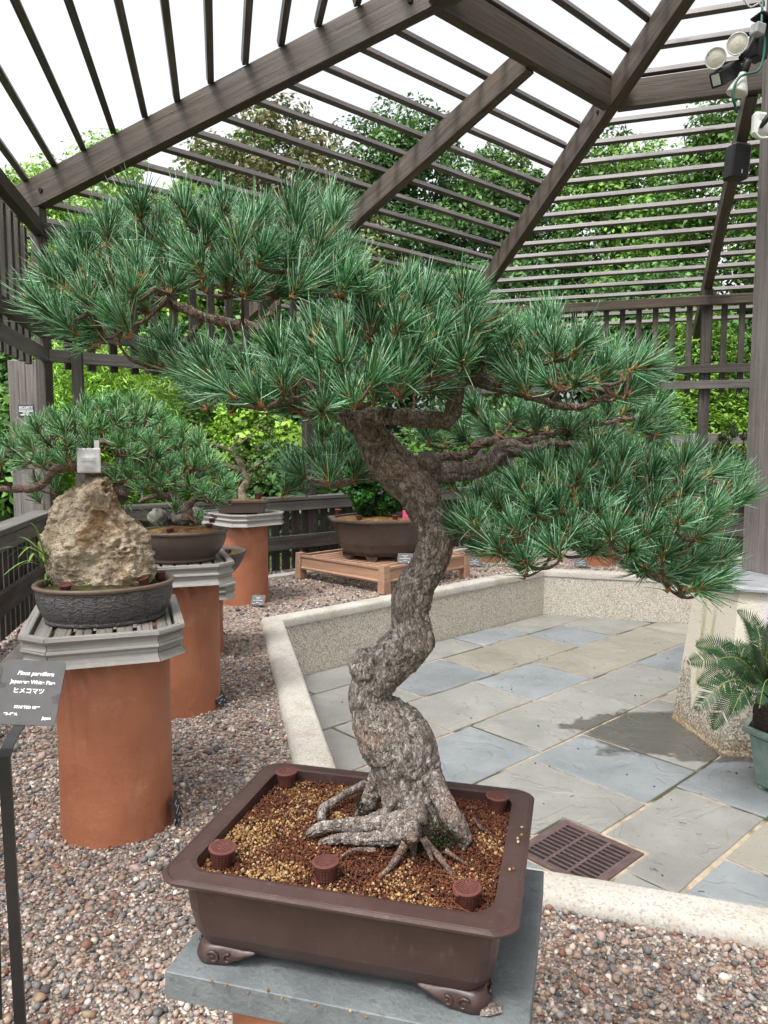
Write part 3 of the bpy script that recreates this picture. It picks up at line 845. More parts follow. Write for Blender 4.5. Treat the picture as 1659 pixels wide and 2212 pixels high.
def basket(loc, label, scale=1.0, rot=(0, 0, 0), lid='on'):
    if basket0[0]['label'] == 'x': b = basket0[0]; b['label'] = label; b.location = loc; b.rotation_euler = rot
    else: b = copy_tree(basket0[0], None, loc, rot, label)
    b.scale = (scale * 0.94,) * 3
    if lid != 'on':
        for c in b.children:
            if c.name.startswith('lid'):
                if lid == 'off': bpy.data.objects.remove(c)
                else: c.location = (0.004, 0, 0.012); c.rotation_euler = (0.3, -0.55, 0)
    return b

def pedestal(name, loc, r, h, label):
    t = thing(name, label, 'pedestal', loc, random.uniform(0, 6), 'terracotta pipe pedestals')
    m = MB()
    prof = [(r * 1.004, -0.02), (r * 1.0, 0.02), (r * 0.995, h * 0.33), (r * 0.998, h * 0.66), (r, h - 0.006), (r - 0.006, h), (r - 0.03, h), (r - 0.03, h - 0.05)]
    m.lathe(prof, 64, (0, 0, 0)); m.build('pipe', M_terra, t, True)
    return t
def tray(loc, rotz, hx, hy, ch, label, nsl=7, hgt=0.09, along='y'):
    """eight-sided slatted tray, moulded fascia boards; loc z is the top edge"""
    t = thing('slatted_tray', label, 'tray', loc, rotz, 'octagonal slatted trays')
    P = [(-hx + ch, -hy), (hx - ch, -hy), (hx, -hy + ch), (hx, hy - ch), (hx - ch, hy), (-hx + ch, hy), (-hx, hy - ch), (-hx, -hy + ch)]
    s = hgt / 0.09
    prof = [(0.008, 0.0), (0.010, -0.010), (0.004, -0.015), (-0.003, -0.024), (-0.004, -0.032), (0.005, -0.041), (0.006, -0.046), (-0.003, -0.055), (-0.004, -0.066), (0.002, -0.078), (0.009, -0.090), (-0.018, -0.090), (-0.018, -0.002), (-0.014, 0.0)]
    n = len(P)
    def corner(i, off):
        p0, p1, p2 = Vector(P[i - 1]), Vector(P[i]), Vector(P[(i + 1) % n])
        d1, d2 = (p1 - p0).normalized(), (p2 - p1).normalized()
        n1, n2 = Vector((d1.y, -d1.x)), Vector((d2.y, -d2.x))
        b = (n1 + n2).normalized()
        return p1 + b * (off / b.dot(n1))
    for i in range(n):
        j = (i + 1) % n
        d = (Vector(P[j]) - Vector(P[i])).normalized()
        A = [(*(corner(i, o) + d * 0.0012), z * s) for o, z in prof]; B = [(*(corner(j, o) - d * 0.0012), z * s) for o, z in prof]
        ang = math.atan2(d.y, d.x); c = (Vector(P[i]) + Vector(P[j])) / 2
        rot = Matrix.Translation((c.x, c.y, 0)) @ Matrix.Rotation(ang, 4, 'Z')
        m = MB(); m.loft([A, B], cap0=True, cap1=True, T=rot.inverted())
        m.build('fascia_board', M_tray, t, mw=rot)
    # slats
    ix, iy = hx - 0.02, hy - 0.02
    pitch = 2 * ix / nsl
    for k in range(nsl):
        x0, x1 = -ix + pitch * k + 0.006, -ix + pitch * (k + 1) - 0.006
        xm = max(abs(x0), abs(x1))
        y = iy - max(0, xm - (hx - ch)) - 0.002
        m = MB(); m.box((0, 0, 0), (2 * y, x1 - x0, 0.018), b=0.002)
        m.build('deck_slat', M_tslat, t, mw=Matrix.Translation(((x0 + x1) / 2, 0, -0.021)) @ Matrix.Rotation(math.pi / 2, 4, 'Z'))
    m = MB(); m.box((0, -hy * 0.45, -0.05), (2 * hx - 0.05, 0.04, 0.04)); m.box((0, hy * 0.45, -0.05), (2 * hx - 0.05, 0.04, 0.04)); m.build('bearer', M_tslat, t)
    return t
def oval_pot(name, loc, rotz, a, b, h, mat, label, rim=0.014, foot=0.72, rimmat=None, tex=None, belly=0.04):
    t = thing(name, label, 'bonsai pot', loc, rotz)
    prof = [(foot, 0.0), (foot + 0.02, 0.0), (foot + 0.025, 0.010), (foot, 0.014), (foot + 0.04, 0.02)]
    N = 10
    for k in range(N + 1):
        u = k / N
        prof.append((foot + 0.05 + (0.965 - foot - 0.05) * (u ** 0.75) + belly * math.sin(u * math.pi), 0.024 + (h - 0.024 - rim) * u))
    m = MB()
    seg = 96
    def pt(s, j, z):
        an = 2 * math.pi * j / seg
        return ((a * s) * math.cos(an), (b * s) * math.sin(an), z)
    m.loft([[pt(s, j, z) for j in range(seg)] for s, z in prof], cap0=True)
    m.build('bowl', tex or mat, t, True)
    m = MB()
    q = rim / a
    rp = [(0.962, h - rim), (0.985, h - rim), (1.0, h - rim * 0.75), (1.004, h - rim * 0.35), (0.995, h), (0.96, h + 0.001), (0.925, h - 0.001), (0.915, h - rim), (0.90, h - 0.05)]
    m.loft([[pt(s, j, z) for j in range(seg)] for s, z in rp]); m.build('rim', rimmat or mat, t, True)
    return t
def soil_disc(name, loc, rotz, a, b, label, mat, mound=0.015, kind='stuff'):
    m = MB(); rings = []
    for k in range(9):
        s = 1 - k / 8 * 0.99
        rings.append([(a * s * math.cos(2 * math.pi * j / 40), b * s * math.sin(2 * math.pi * j / 40), mound * (1 - s * s) + 0.004 * mnoise.noise((a * s * math.cos(2 * math.pi * j / 40) * 40, b * s * math.sin(2 * math.pi * j / 40) * 40, 1))) for j in range(40)])
    m.loft(rings)
    o = m.build(name, mat, None, True, loc, rotz); tag(o, label, None, None, kind)
    return o
def mosssoil():
    g = G('moss_and_soil'); v = g.coord('Object')
    c = g.ramp(g.noise(v, 22, 5, 0.65), [(0.35, (0.035, 0.022, 0.012)), (0.5, (0.05, 0.04, 0.015)), (0.58, (0.05, 0.085, 0.012)), (0.75, (0.13, 0.17, 0.02))])
    g.bump(g.noise(v, 160, 5, 0.7), 0.006)
    return g.out(c, 0.95, 0.2)
M_mosssoil = mosssoil()
def drysoil():
    g = G('dry_moss_soil'); v = g.coord('Object')
    c = g.ramp(g.noise(v, 40, 6, 0.7), [(0.3, (0.05, 0.02, 0.012)), (0.48, (0.13, 0.06, 0.025)), (0.6, (0.22, 0.16, 0.04)), (0.75, (0.30, 0.25, 0.10))])
    g.bump(g.noise(v, 170, 5, 0.7), 0.006)
    return g.out(c, 0.95, 0.2)
M_drysoil = drysoil()

# --- main pot, slab and pedestal
PR = R(-14.5); PC = (-0.024, 0.934)
pedestal('terracotta_pedestal', (-0.05, 0.93, 0), 0.15, 0.543, 'terracotta pipe under the stone slab of the nearest bonsai')
m = MB(); m.box((0, 0, 0), (0.425, 0.33, 0.035), b=0.0012)
slab = tag(m.build('stone_slab', M_slabstone, None, False, (-0.013, 0.932, 0.5625), R(-15)), 'blue grey stone slab under the brown rectangular pot', 'slab')
pot = thing('bonsai_pot', 'brown unglazed rectangular bonsai pot with scrolled cloud feet', 'bonsai pot', (PC[0], PC[1], 0.58), PR)
def indent_rect(hx, hy, c):
    """rectangle with softly notched corners"""
    out = []
    for sx, sy in ((1, -1), (1, 1), (-1, 1), (-1, -1)):
        pts = [(hx, hy - c), (hx - c * 0.10, hy - c * 0.72), (hx - c * 0.36, hy - c * 0.36), (hx - c * 0.72, hy - c * 0.10), (hx - c, hy)]
        pts = [(x * sx, y * sy) for x, y in pts]
        out += pts if sx * sy > 0 else pts[::-1]
    return out
def rr(hx, hy, c, z): return [(x, y, z) for x, y in indent_rect(hx, hy, c)]
m = MB()
body = [(0.150, 0.110, 0.000), (0.166, 0.126, 0.004), (0.176, 0.136, 0.016), (0.182, 0.142, 0.030), (0.187, 0.147, 0.060), (0.190, 0.150, 0.0955)]
m.loft([rr(hx, hy, 0.022, z + 0.010) for hx, hy, z in body], cap0=True)
m.build('body', M_pot, pot)
m = MB()
rimp = [(0.188, 0.148, 0.1055), (0.196, 0.156, 0.1058), (0.205, 0.165, 0.109), (0.210, 0.170, 0.1135), (0.2105, 0.1705, 0.1165), (0.2065, 0.1665, 0.1185), (0.2050, 0.1650, 0.1178), (0.2035, 0.1635, 0.1185), (0.186, 0.146, 0.1205), (0.181, 0.141, 0.1195), (0.180, 0.140, 0.090)]
m.loft([rr(hx, hy, 0.024, z) for hx, hy, z in rimp])
m.build('rim', M_pot, pot)
def foot(sx, sy):
    """bracket foot running round the corner with a scalloped lower edge and carved scrolls"""
    L, c = 0.074, 0.014
    path = []                                   # (x, y, outward normal, distance from the corner)
    for k in range(15): path.append((0.172 - c - (L - c) * (1 - k / 14), 0.134, (0, 1), c + (L - c) * (1 - k / 14)))
    for k in range(1, 7):
        a = math.pi / 2 * (1 - k / 7); path.append((0.172 - c + c * math.cos(a), 0.134 - c + c * math.sin(a), (math.cos(a), math.sin(a)), c * 0.8))
    for k in range(15): path.append((0.172, 0.134 - c - (L - c) * k / 14, (1, 0), c + (L - c) * k / 14))
    def low(d):
        u = d / L
        if u < 0.45: return 0.0
        return 0.0205 * ((u - 0.45) / 0.55) ** 0.8 - 0.0016 * abs(math.sin((u - 0.45) * 17))
    m = MB(); rings = []
    for x, y, nn, d in path:
        u = d / L; bul = 1.0 - 0.55 * u + 0.16 * math.sin(u * 11); zl = low(d); zt = 0.0228
        sec = [(-0.016, zt), (0.000, zt), (0.0030 * bul, zt - (zt - zl) * 0.18), (0.0062 * bul, zt - (zt - zl) * 0.45), (0.0075 * bul, zt - (zt - zl) * 0.72), (0.0058 * bul, zl + 0.0012), (0.002, zl), (-0.016, zl)]
        rings.append([((x + nn[0] * o) * sx, (y + nn[1] * o) * sy, z) for o, z in sec])
    m.loft(rings, cap0=True, cap1=True)
    for along in (0, 1):
        for c0, dr, n_, rmax in ((0.021, 1, 24, 0.0078), (0.039, -1, 22, 0.0062)):
            sp = []
            for k in range(n_):
                a = dr * k * 0.36 + (0.6 if dr > 0 else 2.4); r = 0.0006 + rmax * k / n_
                q, z = c0 + r * math.cos(a), max(0.003, min(0.020, 0.0105 + r * math.sin(a)))
                off = 0.0062 - 0.10 * max(0, q - 0.02)
                sp.append(((0.172 - q) * sx, (0.134 + off) * sy, z) if along == 0 else ((0.172 + off) * sx, (0.134 - q) * sy, z))
            m.tube(sp, [0.0008 + 0.0012 * k / len(sp) for k in range(len(sp))], 8)
    m.build('foot', M_pot, pot, True)
for sx in (-1, 1):
    for sy in (-1, 1): foot(sx, sy)

# --- akadama soil: grains piled in the pot, thousands of them, one mass
PHI = (1 + 5 ** 0.5) / 2
ICO_V = np.array([(-1, PHI, 0), (1, PHI, 0), (-1, -PHI, 0), (1, -PHI, 0), (0, -1, PHI), (0, 1, PHI), (0, -1, -PHI), (0, 1, -PHI), (PHI, 0, -1), (PHI, 0, 1), (-PHI, 0, -1), (-PHI, 0, 1)]) / math.sqrt(1 + PHI * PHI)
ICO_F = np.array([(0, 11, 5), (0, 5, 1), (0, 1, 7), (0, 7, 10), (0, 10, 11), (1, 5, 9), (5, 11, 4), (11, 10, 2), (10, 7, 6), (7, 1, 8), (3, 9, 4), (3, 4, 2), (3, 2, 6), (3, 6, 8), (3, 8, 9), (4, 9, 5), (2, 4, 11), (6, 2, 10), (8, 6, 7), (9, 8, 1)])
OCT_V = np.array([(1, 0, 0), (-1, 0, 0), (0, 1, 0), (0, -1, 0), (0, 0, 1), (0, 0, -1)]) * 1.12
OCT_F = np.array([(0, 2, 4), (2, 1, 4), (1, 3, 4), (3, 0, 4), (2, 0, 5), (1, 2, 5), (3, 1, 5), (0, 3, 5)])
def pebbles(name, P, rad, cols, flat=(0.5, 0.9), seed=1, rough=0.28, mat=None, smooth=True, low=False):
    """one mesh of many small stones"""
    r_ = np.random.default_rng(seed); n = len(P); bv, bf = (OCT_V, OCT_F) if low else (ICO_V, ICO_F); q = len(bv)
    V = bv[None] * (1 + r_.uniform(-rough, rough, (n, q, 1)))
    sc = np.stack([np.ones(n), r_.uniform(0.65, 1.0, n), r_.uniform(*flat, n)], 1) * rad[:, None]
    V = V * sc[:, None, :]
    th, ti = r_.uniform(0, 2 * np.pi, n), r_.normal(0, 0.35, n)
    ct, st = np.cos(ti), np.sin(ti)
    x, z = V[..., 0] * ct[:, None] - V[..., 2] * st[:, None], V[..., 0] * st[:, None] + V[..., 2] * ct[:, None]
    V[..., 0], V[..., 2] = x, z
    c, s = np.cos(th), np.sin(th)
    x, y = V[..., 0] * c[:, None] - V[..., 1] * s[:, None], V[..., 0] * s[:, None] + V[..., 1] * c[:, None]
    V[..., 0], V[..., 1] = x, y
    V = V + P[:, None, :]
    F = (bf[None] + (np.arange(n) * q)[:, None, None]).reshape(-1, 3)
    cc = np.asarray(cols)[r_.integers(0, len(cols), n)] * r_.uniform(0.75, 1.25, (n, 1))
    col = np.repeat(cc, q, 0)
    return mesh_np(name, V.reshape(-1, 3), F, [mat], smooth, col)
def soil_h(x, y):
    """height over the rim plane of the soil, in the pot's frame (metres)"""
    d2 = ((x - 0.062) / 0.075) ** 2 + ((y - 0.04) / 0.065) ** 2
    return 0.105 + 0.014 * np.exp(-d2) + 0.003 * np.sin(x * 31 + 1) * np.cos(y * 27)
m = MB()
gx, gy = 40, 32
vv = []
for j in range(gy + 1):
    for i in range(gx + 1):
        x, y = -0.181 + 0.362 * i / gx, -0.141 + 0.282 * j / gy
        vv.append((x, y, float(soil_h(x, y)) - 0.004))
m.add(vv, [(j * (gx + 1) + i, j * (gx + 1) + i + 1, (j + 1) * (gx + 1) + i + 1, (j + 1) * (gx + 1) + i) for j in range(gy) for i in range(gx)])
soil = tag(m.build('potting_soil', plain('soil_base', (0.045, 0.020, 0.011), 0.95, 0.4, 60, 0.003, 300), None, True, (PC[0], PC[1], 0.58), PR), 'reddish brown grainy potting soil filling the rectangular pot', None, None, 'stuff')
n = 24000
xy = rng.uniform((-0.179, -0.139), (0.179, 0.139), (n, 2))
r_ = np.clip(rng.lognormal(math.log(0.00162), 0.25, n), 0.0010, 0.0032)
P_ = np.stack([xy[:, 0], xy[:, 1], soil_h(xy[:, 0], xy[:, 1]) - 0.002 + rng.uniform(0, 0.0035, n)], 1)
SOILC = [(0.085, 0.030, 0.015), (0.105, 0.036, 0.016), (0.06, 0.024, 0.014), (0.13, 0.042, 0.018), (0.11, 0.030, 0.015), (0.05, 0.022, 0.014), (0.09, 0.035, 0.018)]
TANC = [(0.255, 0.1445, 0.0527), (0.323, 0.2125, 0.09775), (0.187, 0.09775, 0.0357), (0.357, 0.2635, 0.1445), (0.2125, 0.1105, 0.0425)]
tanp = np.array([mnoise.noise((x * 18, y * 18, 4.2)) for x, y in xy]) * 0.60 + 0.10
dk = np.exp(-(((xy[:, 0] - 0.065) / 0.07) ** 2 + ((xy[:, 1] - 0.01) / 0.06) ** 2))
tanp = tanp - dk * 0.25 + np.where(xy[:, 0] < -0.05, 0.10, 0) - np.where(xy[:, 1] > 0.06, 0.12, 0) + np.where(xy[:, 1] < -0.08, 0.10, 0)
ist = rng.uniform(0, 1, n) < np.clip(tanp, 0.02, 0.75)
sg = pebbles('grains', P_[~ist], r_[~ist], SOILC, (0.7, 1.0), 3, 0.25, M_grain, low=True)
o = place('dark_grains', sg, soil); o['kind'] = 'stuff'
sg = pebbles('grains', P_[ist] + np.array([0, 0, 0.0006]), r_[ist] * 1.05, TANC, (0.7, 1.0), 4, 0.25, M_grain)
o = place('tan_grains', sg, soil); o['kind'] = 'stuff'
# fallen brown needles on the soil
m = MB()
for k in range(130):
    x, y = random.uniform(-0.17, 0.17), random.uniform(-0.13, 0.13); a = random.uniform(0, 6.3); L = random.uniform(0.015, 0.04); z = float(soil_h(x, y)) + 0.004
    c = random.uniform(-0.25, 0.25)
    pts = [(x + math.cos(a + c * t) * L * t, y + math.sin(a + c * t) * L * t, z + random.uniform(-0.001, 0.003)) for t in (0, 0.5, 1)]
    pts = [(min(0.176, max(-0.176, p[0])), min(0.136, max(-0.136, p[1])), p[2]) for p in pts]
    m.tube(pts, 0.00045, 4)
o = m.build('fallen_needles', plain('dry_needles', (0.13, 0.05, 0.024), 0.8, 0.3), soil); o['kind'] = 'stuff'
# grains spilt on the rim and slab
sp_pts = [(0.196, 0.02), (0.197, 0.012), (0.200, 0.03), (0.196, -0.05), (0.192, -0.053), (0.199, 0.05)]
PP = np.array([(x, y, 0.1225) for x, y in sp_pts] + [(-0.12, -0.168, 0.002), (-0.09, -0.172, 0.002), (-0.14, -0.166, 0.002), (-0.01, -0.171, 0.002), (-0.07, -0.163, 0.002), (0.03, -0.169, 0.002), (0.05, -0.173, 0.002), (-0.05, -0.170, 0.002)])
tag(place('spilt_grains', pebbles('spilt', PP, np.full(len(PP), 0.0022), TANC, (0.7, 1), 9, 0.25, M_grain), None, (PC[0], PC[1], 0.58), PR), 'few tan grains spilt on the pot rim and slab', None, None, 'stuff')
m = MB(); m.add(ICO_V * np.array([0.016, 0.010, 0.006]) * (1 + 0.2 * rng.uniform(-1, 1, (12, 1))), ICO_F.tolist())
tag(m.build('bark_chip', M_bark, None, False, (0.1185, 0.7633, 0.584), 0.4), 'pink brown bark flake lying by the front right pot foot', 'bark chip')

BZ = 0.683
basket((-0.1489, 1.0902, 0.685), 'maroon mesh fertilizer basket in the far left corner of the rectangular pot', rot=(0, 0, 0.3))
basket((0.1595, 1.0084, 0.685), 'maroon mesh fertilizer basket in the far right corner of the rectangular pot', rot=(0.03, 0.06, 1.2))
basket((-0.2008, 0.8733, 0.685), 'maroon mesh fertilizer basket in the near left corner of the rectangular pot', rot=(0.05, -0.05, 2.2), scale=1.05)
basket((-0.0694, 0.8424, 0.685), 'maroon mesh fertilizer basket standing alone in front of the thick roots', rot=(-0.04, 0.02, 0.9))
basket((0.0942, 0.7919, 0.685), 'maroon mesh fertilizer basket in the near right corner of the rectangular pot', rot=(0, 0.05, 3.9))

# --- rock planting: pedestal, tray, oval pot
T1 = (-0.895, 2.345)
pedestal('terracotta_pedestal', (-0.86, 2.30, 0), 0.172, 0.585, 'terracotta pipe pedestal under the rock planting tray')
tray((T1[0], T1[1], 0.67), R(19), 0.22, 0.30, 0.07, 'silver grey octagonal slatted tray under the rock planting')
def crackle():
    g = G('crackled_clay'); v = g.coord('Object')
    # flattened cords scratched in the clay: mostly level, some upright
    w = g.n('TexWave', wave_type='BANDS', bands_direction='Z'); w.inputs['Scale'].default_value = 14; w.inputs['Distortion'].default_value = 9; w.inputs['Detail'].default_value = 3; w.inputs['Detail Scale'].default_value = 2.0
    g.l(v, w.inputs['Vector'])
    e = g.vor(g.coord('Object', (30, 30, 20)), 1.0, 'DISTANCE_TO_EDGE'); e2 = g.vor(g.coord('Object', (30, 30, 95)), 1.0, 'DISTANCE_TO_EDGE')
    c = g.ramp(g.noise(v, 20, 5, 0.6), [(0.3, (0.062, 0.055, 0.056)), (0.7, (0.095, 0.085, 0.084))])
    g.bump(g.mr(e, 0.0, 0.06, 1, 0), 0.0022); g.bump(g.mr(e2, 0.0, 0.10, 1, 0), 0.0018); g.bump(g.mr(w.outputs['Fac'], 0.7, 0.95), 0.0012)
    return g.out(c, 0.5, 0.4)
M_crackle = crackle()
P1 = (-0.885, 2.32, 0.661)
oval_pot('oval_pot', P1, R(20), 0.212, 0.178, 0.118, M_pot2, 'dark grey oval pot with scratched relief under the tan rock', 0.013, 0.83, M_potrim, M_crackle, belly=0.025)
soil_disc('moss_soil', (P1[0], P1[1], P1[2] + 0.100), R(20), 0.197, 0.163, 'dark mossy soil around the foot of the tan rock', M_mosssoil, 0.012)
basket((-0.958, 2.195, 0.766), 'maroon basket with round grid lid in front of the tan rock', 1.15, (0.25, 0.0, 0.4))
basket((-0.752, 2.30, 0.766), 'maroon basket leaning against the right foot of the tan rock', 1.15, (-0.1, -0.25, 1.0))
basket((-0.735, 2.40, 0.768), 'open maroon basket without lid behind the right foot of the tan rock', 1.2, (0, 0, 0.2), 'off')

# --- tan rock
def rock(name, loc, label, outline, depth, mat, seed=0, nu=190, nv=140, amp=1.0):
    """closed stone from its outline in the local x-z plane, y depth follows the width; pitted and ridged"""
    zs = sorted(set(z for _, z in outline))
    def span(z):
        xs = []
        n = len(outline)
        for i in range(n):
            (x0, z0), (x1, z1) = outline[i], outline[(i + 1) % n]
            if (z0 - z) * (z1 - z) <= 0 and z0 != z1: xs.append(x0 + (x1 - x0) * (z - z0) / (z1 - z0))
        return (min(xs), max(xs)) if xs else (0, 0)
    z0, z1 = zs[0], zs[-1]
    rings = []
    for j in range(nv + 1):
        t = j / nv
        z = z0 + (z1 - z0) * (0.002 + 0.996 * t)
        a, b = span(z); c, h = (a + b) / 2, (b - a) / 2
        ring = []
        for i in range(nu):
            an = 2 * math.pi * i / nu
            ca, sa = math.cos(an), math.sin(an)
            k = 1 / (abs(ca) ** 2.2 + abs(sa) ** 2.2) ** (1 / 2.2)
            p = Vector((c + h * ca * k, h * depth * sa * k, z))
            q = p * 9 + Vector((seed, 0, 0))
            wp = p + Vector((mnoise.noise(p * 22), mnoise.noise(p * 22 + Vector((5, 0, 0))), mnoise.noise(p * 22 + Vector((0, 5, 0))))) * 0.014
            big = mnoise.fractal(Vector((q.x * 1.2, q.y, q.z * 0.6)), 0.9, 2.1, 4) * 0.030
            fac = mnoise.cell(Vector((wp.x * 20 + wp.z * 8, wp.y * 20, wp.z * 9 + seed))) * 0.007
            rightm = min(1, max(0, (ca - 0.1) * 1.6))
            rid = 1 - abs(mnoise.noise(Vector((wp.x * 30 + wp.z * 16 + seed, wp.y * 30, wp.z * 7)))) * 2.4
            f = mnoise.voronoi(wp * 42 + Vector((seed, 3, 1)))[0]
            pit = -(max(0.0, 0.40 - f[0]) ** 0.7) * 0.045 * max(0.0, 0.15 + 1.7 * mnoise.noise(p * 13))
            f2 = mnoise.voronoi(Vector((wp.x * 110, wp.y * 110, wp.z * 75)))[0]
            d = (big + fac + rid * 0.012 * (0.05 + rightm) + pit - (0.30 - min(0.30, f2[0])) * 0.009 + mnoise.fractal(p * 70, 0.7, 2, 3) * 0.005) * amp
            nrm = Vector((ca, sa / max(depth, 0.3), 0.25 + 0.9 * max(0, t - 0.7))).normalized()
            ring.append(tuple(p + nrm * d))
        rings.append(ring)
    m = MB(); m.loft(rings, cap0=True, cap1=True)
    return m
def rockmat():
    g = G('tan_limestone'); v = g.coord('Object', jitter=False)
    c = g.ramp(g.noise(v, 16, 8, 0.7, 0.3), [(0.30, (0.16, 0.115, 0.075)), (0.44, (0.42, 0.325, 0.23)), (0.58, (0.60, 0.50, 0.375)), (0.8, (0.70, 0.63, 0.52))])
    c = g.mix(g.mr(g.noise(v, 7.5, 4, 0.6), 0.54, 0.66, 0, 0.7), c, (0.30, 0.155, 0.06))
    c = g.mix(g.mr(g.noise(v, 55, 5, 0.7), 0.58, 0.70, 0, 0.7), c, (0.14, 0.11, 0.08))
    c = g.mix(g.mr(g.noise(v, 9.3, 4, 0.6), 0.60, 0.70, 0, 0.5), c, (0.17, 0.16, 0.085))
    g.bump(g.noise(v, 60, 9, 0.78), 0.014); g.bump(g.mr(g.vor(v, 95, 'F1'), 0.1, 0.4), 0.004)
    return g.out(c, 0.9, 0.2)
M_rock = rockmat()
rk = [(-0.905 + (x + 0.905) * 1.0, z) for x, z in [(-0.936, 1.114), (-0.958, 1.104), (-0.981, 1.087), (-1.010, 1.059), (-1.040, 1.022), (-1.063, 0.987), (-1.078, 0.952), (-1.079, 0.925), (-1.088, 0.890), (-1.093, 0.850), (-1.091, 0.815), (-1.085, 0.788), (-1.074, 0.753), (-1.051, 0.726), (-0.954, 0.721), (-0.875, 0.726), (-0.804, 0.737), (-0.781, 0.761), (-0.763, 0.797), (-0.751, 0.868), (-0.762, 0.908), (-0.787, 0.947), (-0.810, 0.982), (-0.835, 1.022), (-0.856, 1.052), (-0.877, 1.072), (-0.898, 1.091), (-0.915, 1.108)]]
m = rock('tan_rock', None, '', rk, 0.46, M_rock, 2.3)
tag(m.build('planting_rock', M_rock, None, True, (0, 2.345, 0)), 'large pitted tan rock standing in the dark grey oval pot', 'rock')

# --- second planting
T2 = (-0.965, 3.44)
pedestal('terracotta_pedestal', (-0.94, 3.38, 0), 0.172, 0.605, 'terracotta pipe pedestal second from the front')
tray((T2[0], T2[1], 0.69), R(19), 0.22, 0.30, 0.07, 'silver grey octagonal slatted tray under the plain brown oval pot')
P2 = (-0.938, 3.40, 0.681)
oval_pot('oval_pot', P2, R(16), 0.212, 0.19, 0.142, M_pot3, 'plain dark brown oval pot with small stones and dry moss', 0.016, 0.70)
soil_disc('dry_moss', (P2[0], P2[1], P2[2] + 0.124), R(16), 0.195, 0.174, 'yellow brown dry moss in the plain oval pot', M_drysoil, 0.03)
for i, (pt, s, lb) in enumerate([((-0.9563, 3.2849, 0.815), 1.15, 'maroon basket at the front edge of the plain oval pot'), ((-0.8259, 3.4633, 0.815), 1.15, 'maroon basket near the right end of the plain oval pot'), ((-0.8547, 3.6586, 0.825), 1.15, 'maroon basket with its lid flipped up at the right end of the plain oval pot'), ((-1.1718, 3.5193, 0.83), 1.15, 'maroon basket at the left back of the plain oval pot'), ((-1.1435, 3.4131, 0.818), 1.1, 'maroon basket half hidden behind the tan rock')]):
    basket(pt, lb, s, (random.uniform(-0.1, 0.1), random.uniform(-0.1, 0.1), random.uniform(0, 6)), 'open' if i == 2 else 'on')
M_greyrock = plain('grey_stone', (0.20, 0.185, 0.17), 0.85, 0.5, 30, 0.004, 90)
for (pt, sx, sz, lb) in [((-1.0912, 3.5482, 0.845), 0.045, 0.042, 'dark grey knobbly stone at the left of the plain oval pot'), ((-0.9804, 3.5683, 0.845), 0.055, 0.038, 'brown grey stone in the middle of the plain oval pot'), ((-0.9205, 3.5955, 0.845), 0.038, 0.045, 'rounded pale grey stone at the right of the plain oval pot')]:
    m = MB(); rings = []
    for j in range(15):
        ph = -math.pi / 2 + math.pi * (0.02 + 0.96 * j / 14)
        rings.append([tuple(Vector((sx * math.cos(ph) * math.cos(a), sx * 0.8 * math.cos(ph) * math.sin(a), sz * math.sin(ph))) * (1 + 0.25 * mnoise.noise((math.cos(a) * 1.7 + pt[0] * 9, math.sin(a) * 1.7, ph * 1.5)) + 0.06 * mnoise.noise((math.cos(a) * 6, math.sin(a) * 6, ph * 6)))) for a in [2 * math.pi * i / 24 for i in range(24)]])
    m.loft(rings, cap0=True, cap1=True)
    tag(m.build('small_stone', M_greyrock, None, True, (pt[0], pt[1], pt[2] + sz * 0.45)), lb, 'stone', 'stones in the plain oval pot')

# --- low bowl between second and third pedestals
pedestal('terracotta_pedestal', (-1.10, 4.28, 0), 0.15, 0.355, 'short terracotta pipe half hidden behind the second pedestal')
tray((-1.10, 4.26, 0.44), R(19), 0.20, 0.26, 0.06, 'dark weathered octagonal tray low behind the second pedestal', hgt=0.085)
oval_pot('round_bowl', (-1.055, 4.28, 0.43), 0.0, 0.25, 0.23, 0.17, M_pot3, 'wide flared brown bowl half hidden behind the second pedestal', 0.016, 0.55)
soil_disc('bowl_soil', (-1.055, 4.28, 0.58), 0, 0.22, 0.20, 'mossy soil in the half hidden brown bowl', M_mosssoil)
basket((-0.90, 4.22, 0.585), 'maroon basket in the half hidden brown bowl', 1.4, (0, 0.1, 1))

# --- third pedestal
pedestal('terracotta_pedestal', (-1.095, 5.74, 0), 0.185, 0.615, 'terracotta pipe pedestal farthest back on the left')
tray((-1.115, 5.77, 0.70), R(45), 0.235, 0.30, 0.08, 'pale grey octagonal tray under the small rectangular pot')
def rect_pot(name, loc, rotz, hx, hy, h, mat, label):
    t = thing(name, label, 'bonsai pot', loc, rotz)
    def q(a, b, z, c=0.012): return [(a, b - c, z), (a - c, b, z), (-a + c, b, z), (-a, b - c, z), (-a, -b + c, z), (-a + c, -b, z), (a - c, -b, z), (a, -b + c, z)]
    m = MB(); m.loft([q(hx * 0.86, hy * 0.84, 0.012), q(hx * 0.95, hy * 0.93, h - 0.016)], cap0=True); m.build('body', mat, t)
    m = MB(); m.loft([q(hx * 0.95, hy * 0.93, h - 0.016), q(hx, hy, h - 0.014), q(hx, hy, h), q(hx * 0.9, hy * 0.88, h + 0.001), q(hx * 0.9, hy * 0.88, h - 0.03)]); m.build('rim', mat, t)
    for sx in (-1, 1):
        for sy in (-1, 1):
            m = MB(); m.box((sx * hx * 0.72, sy * hy * 0.7, 0.006), (0.05, 0.03, 0.0125), b=0.002); m.build('foot', mat, t)
    return t
rect_pot('rectangular_pot', (-1.10, 5.72, 0.69), R(8), 0.20, 0.13, 0.105, M_pot3, 'small dark brown rectangular pot with a twisted leafy bonsai')
m = MB(); m.box((0, 0, 0), (0.35, 0.22, 0.02), b=0.006); tag(m.build('pot_soil', M_drysoil, None, False, (-1.10, 5.72, 0.788), R(8)), 'brown soil in the small rectangular pot', None, None, 'stuff')
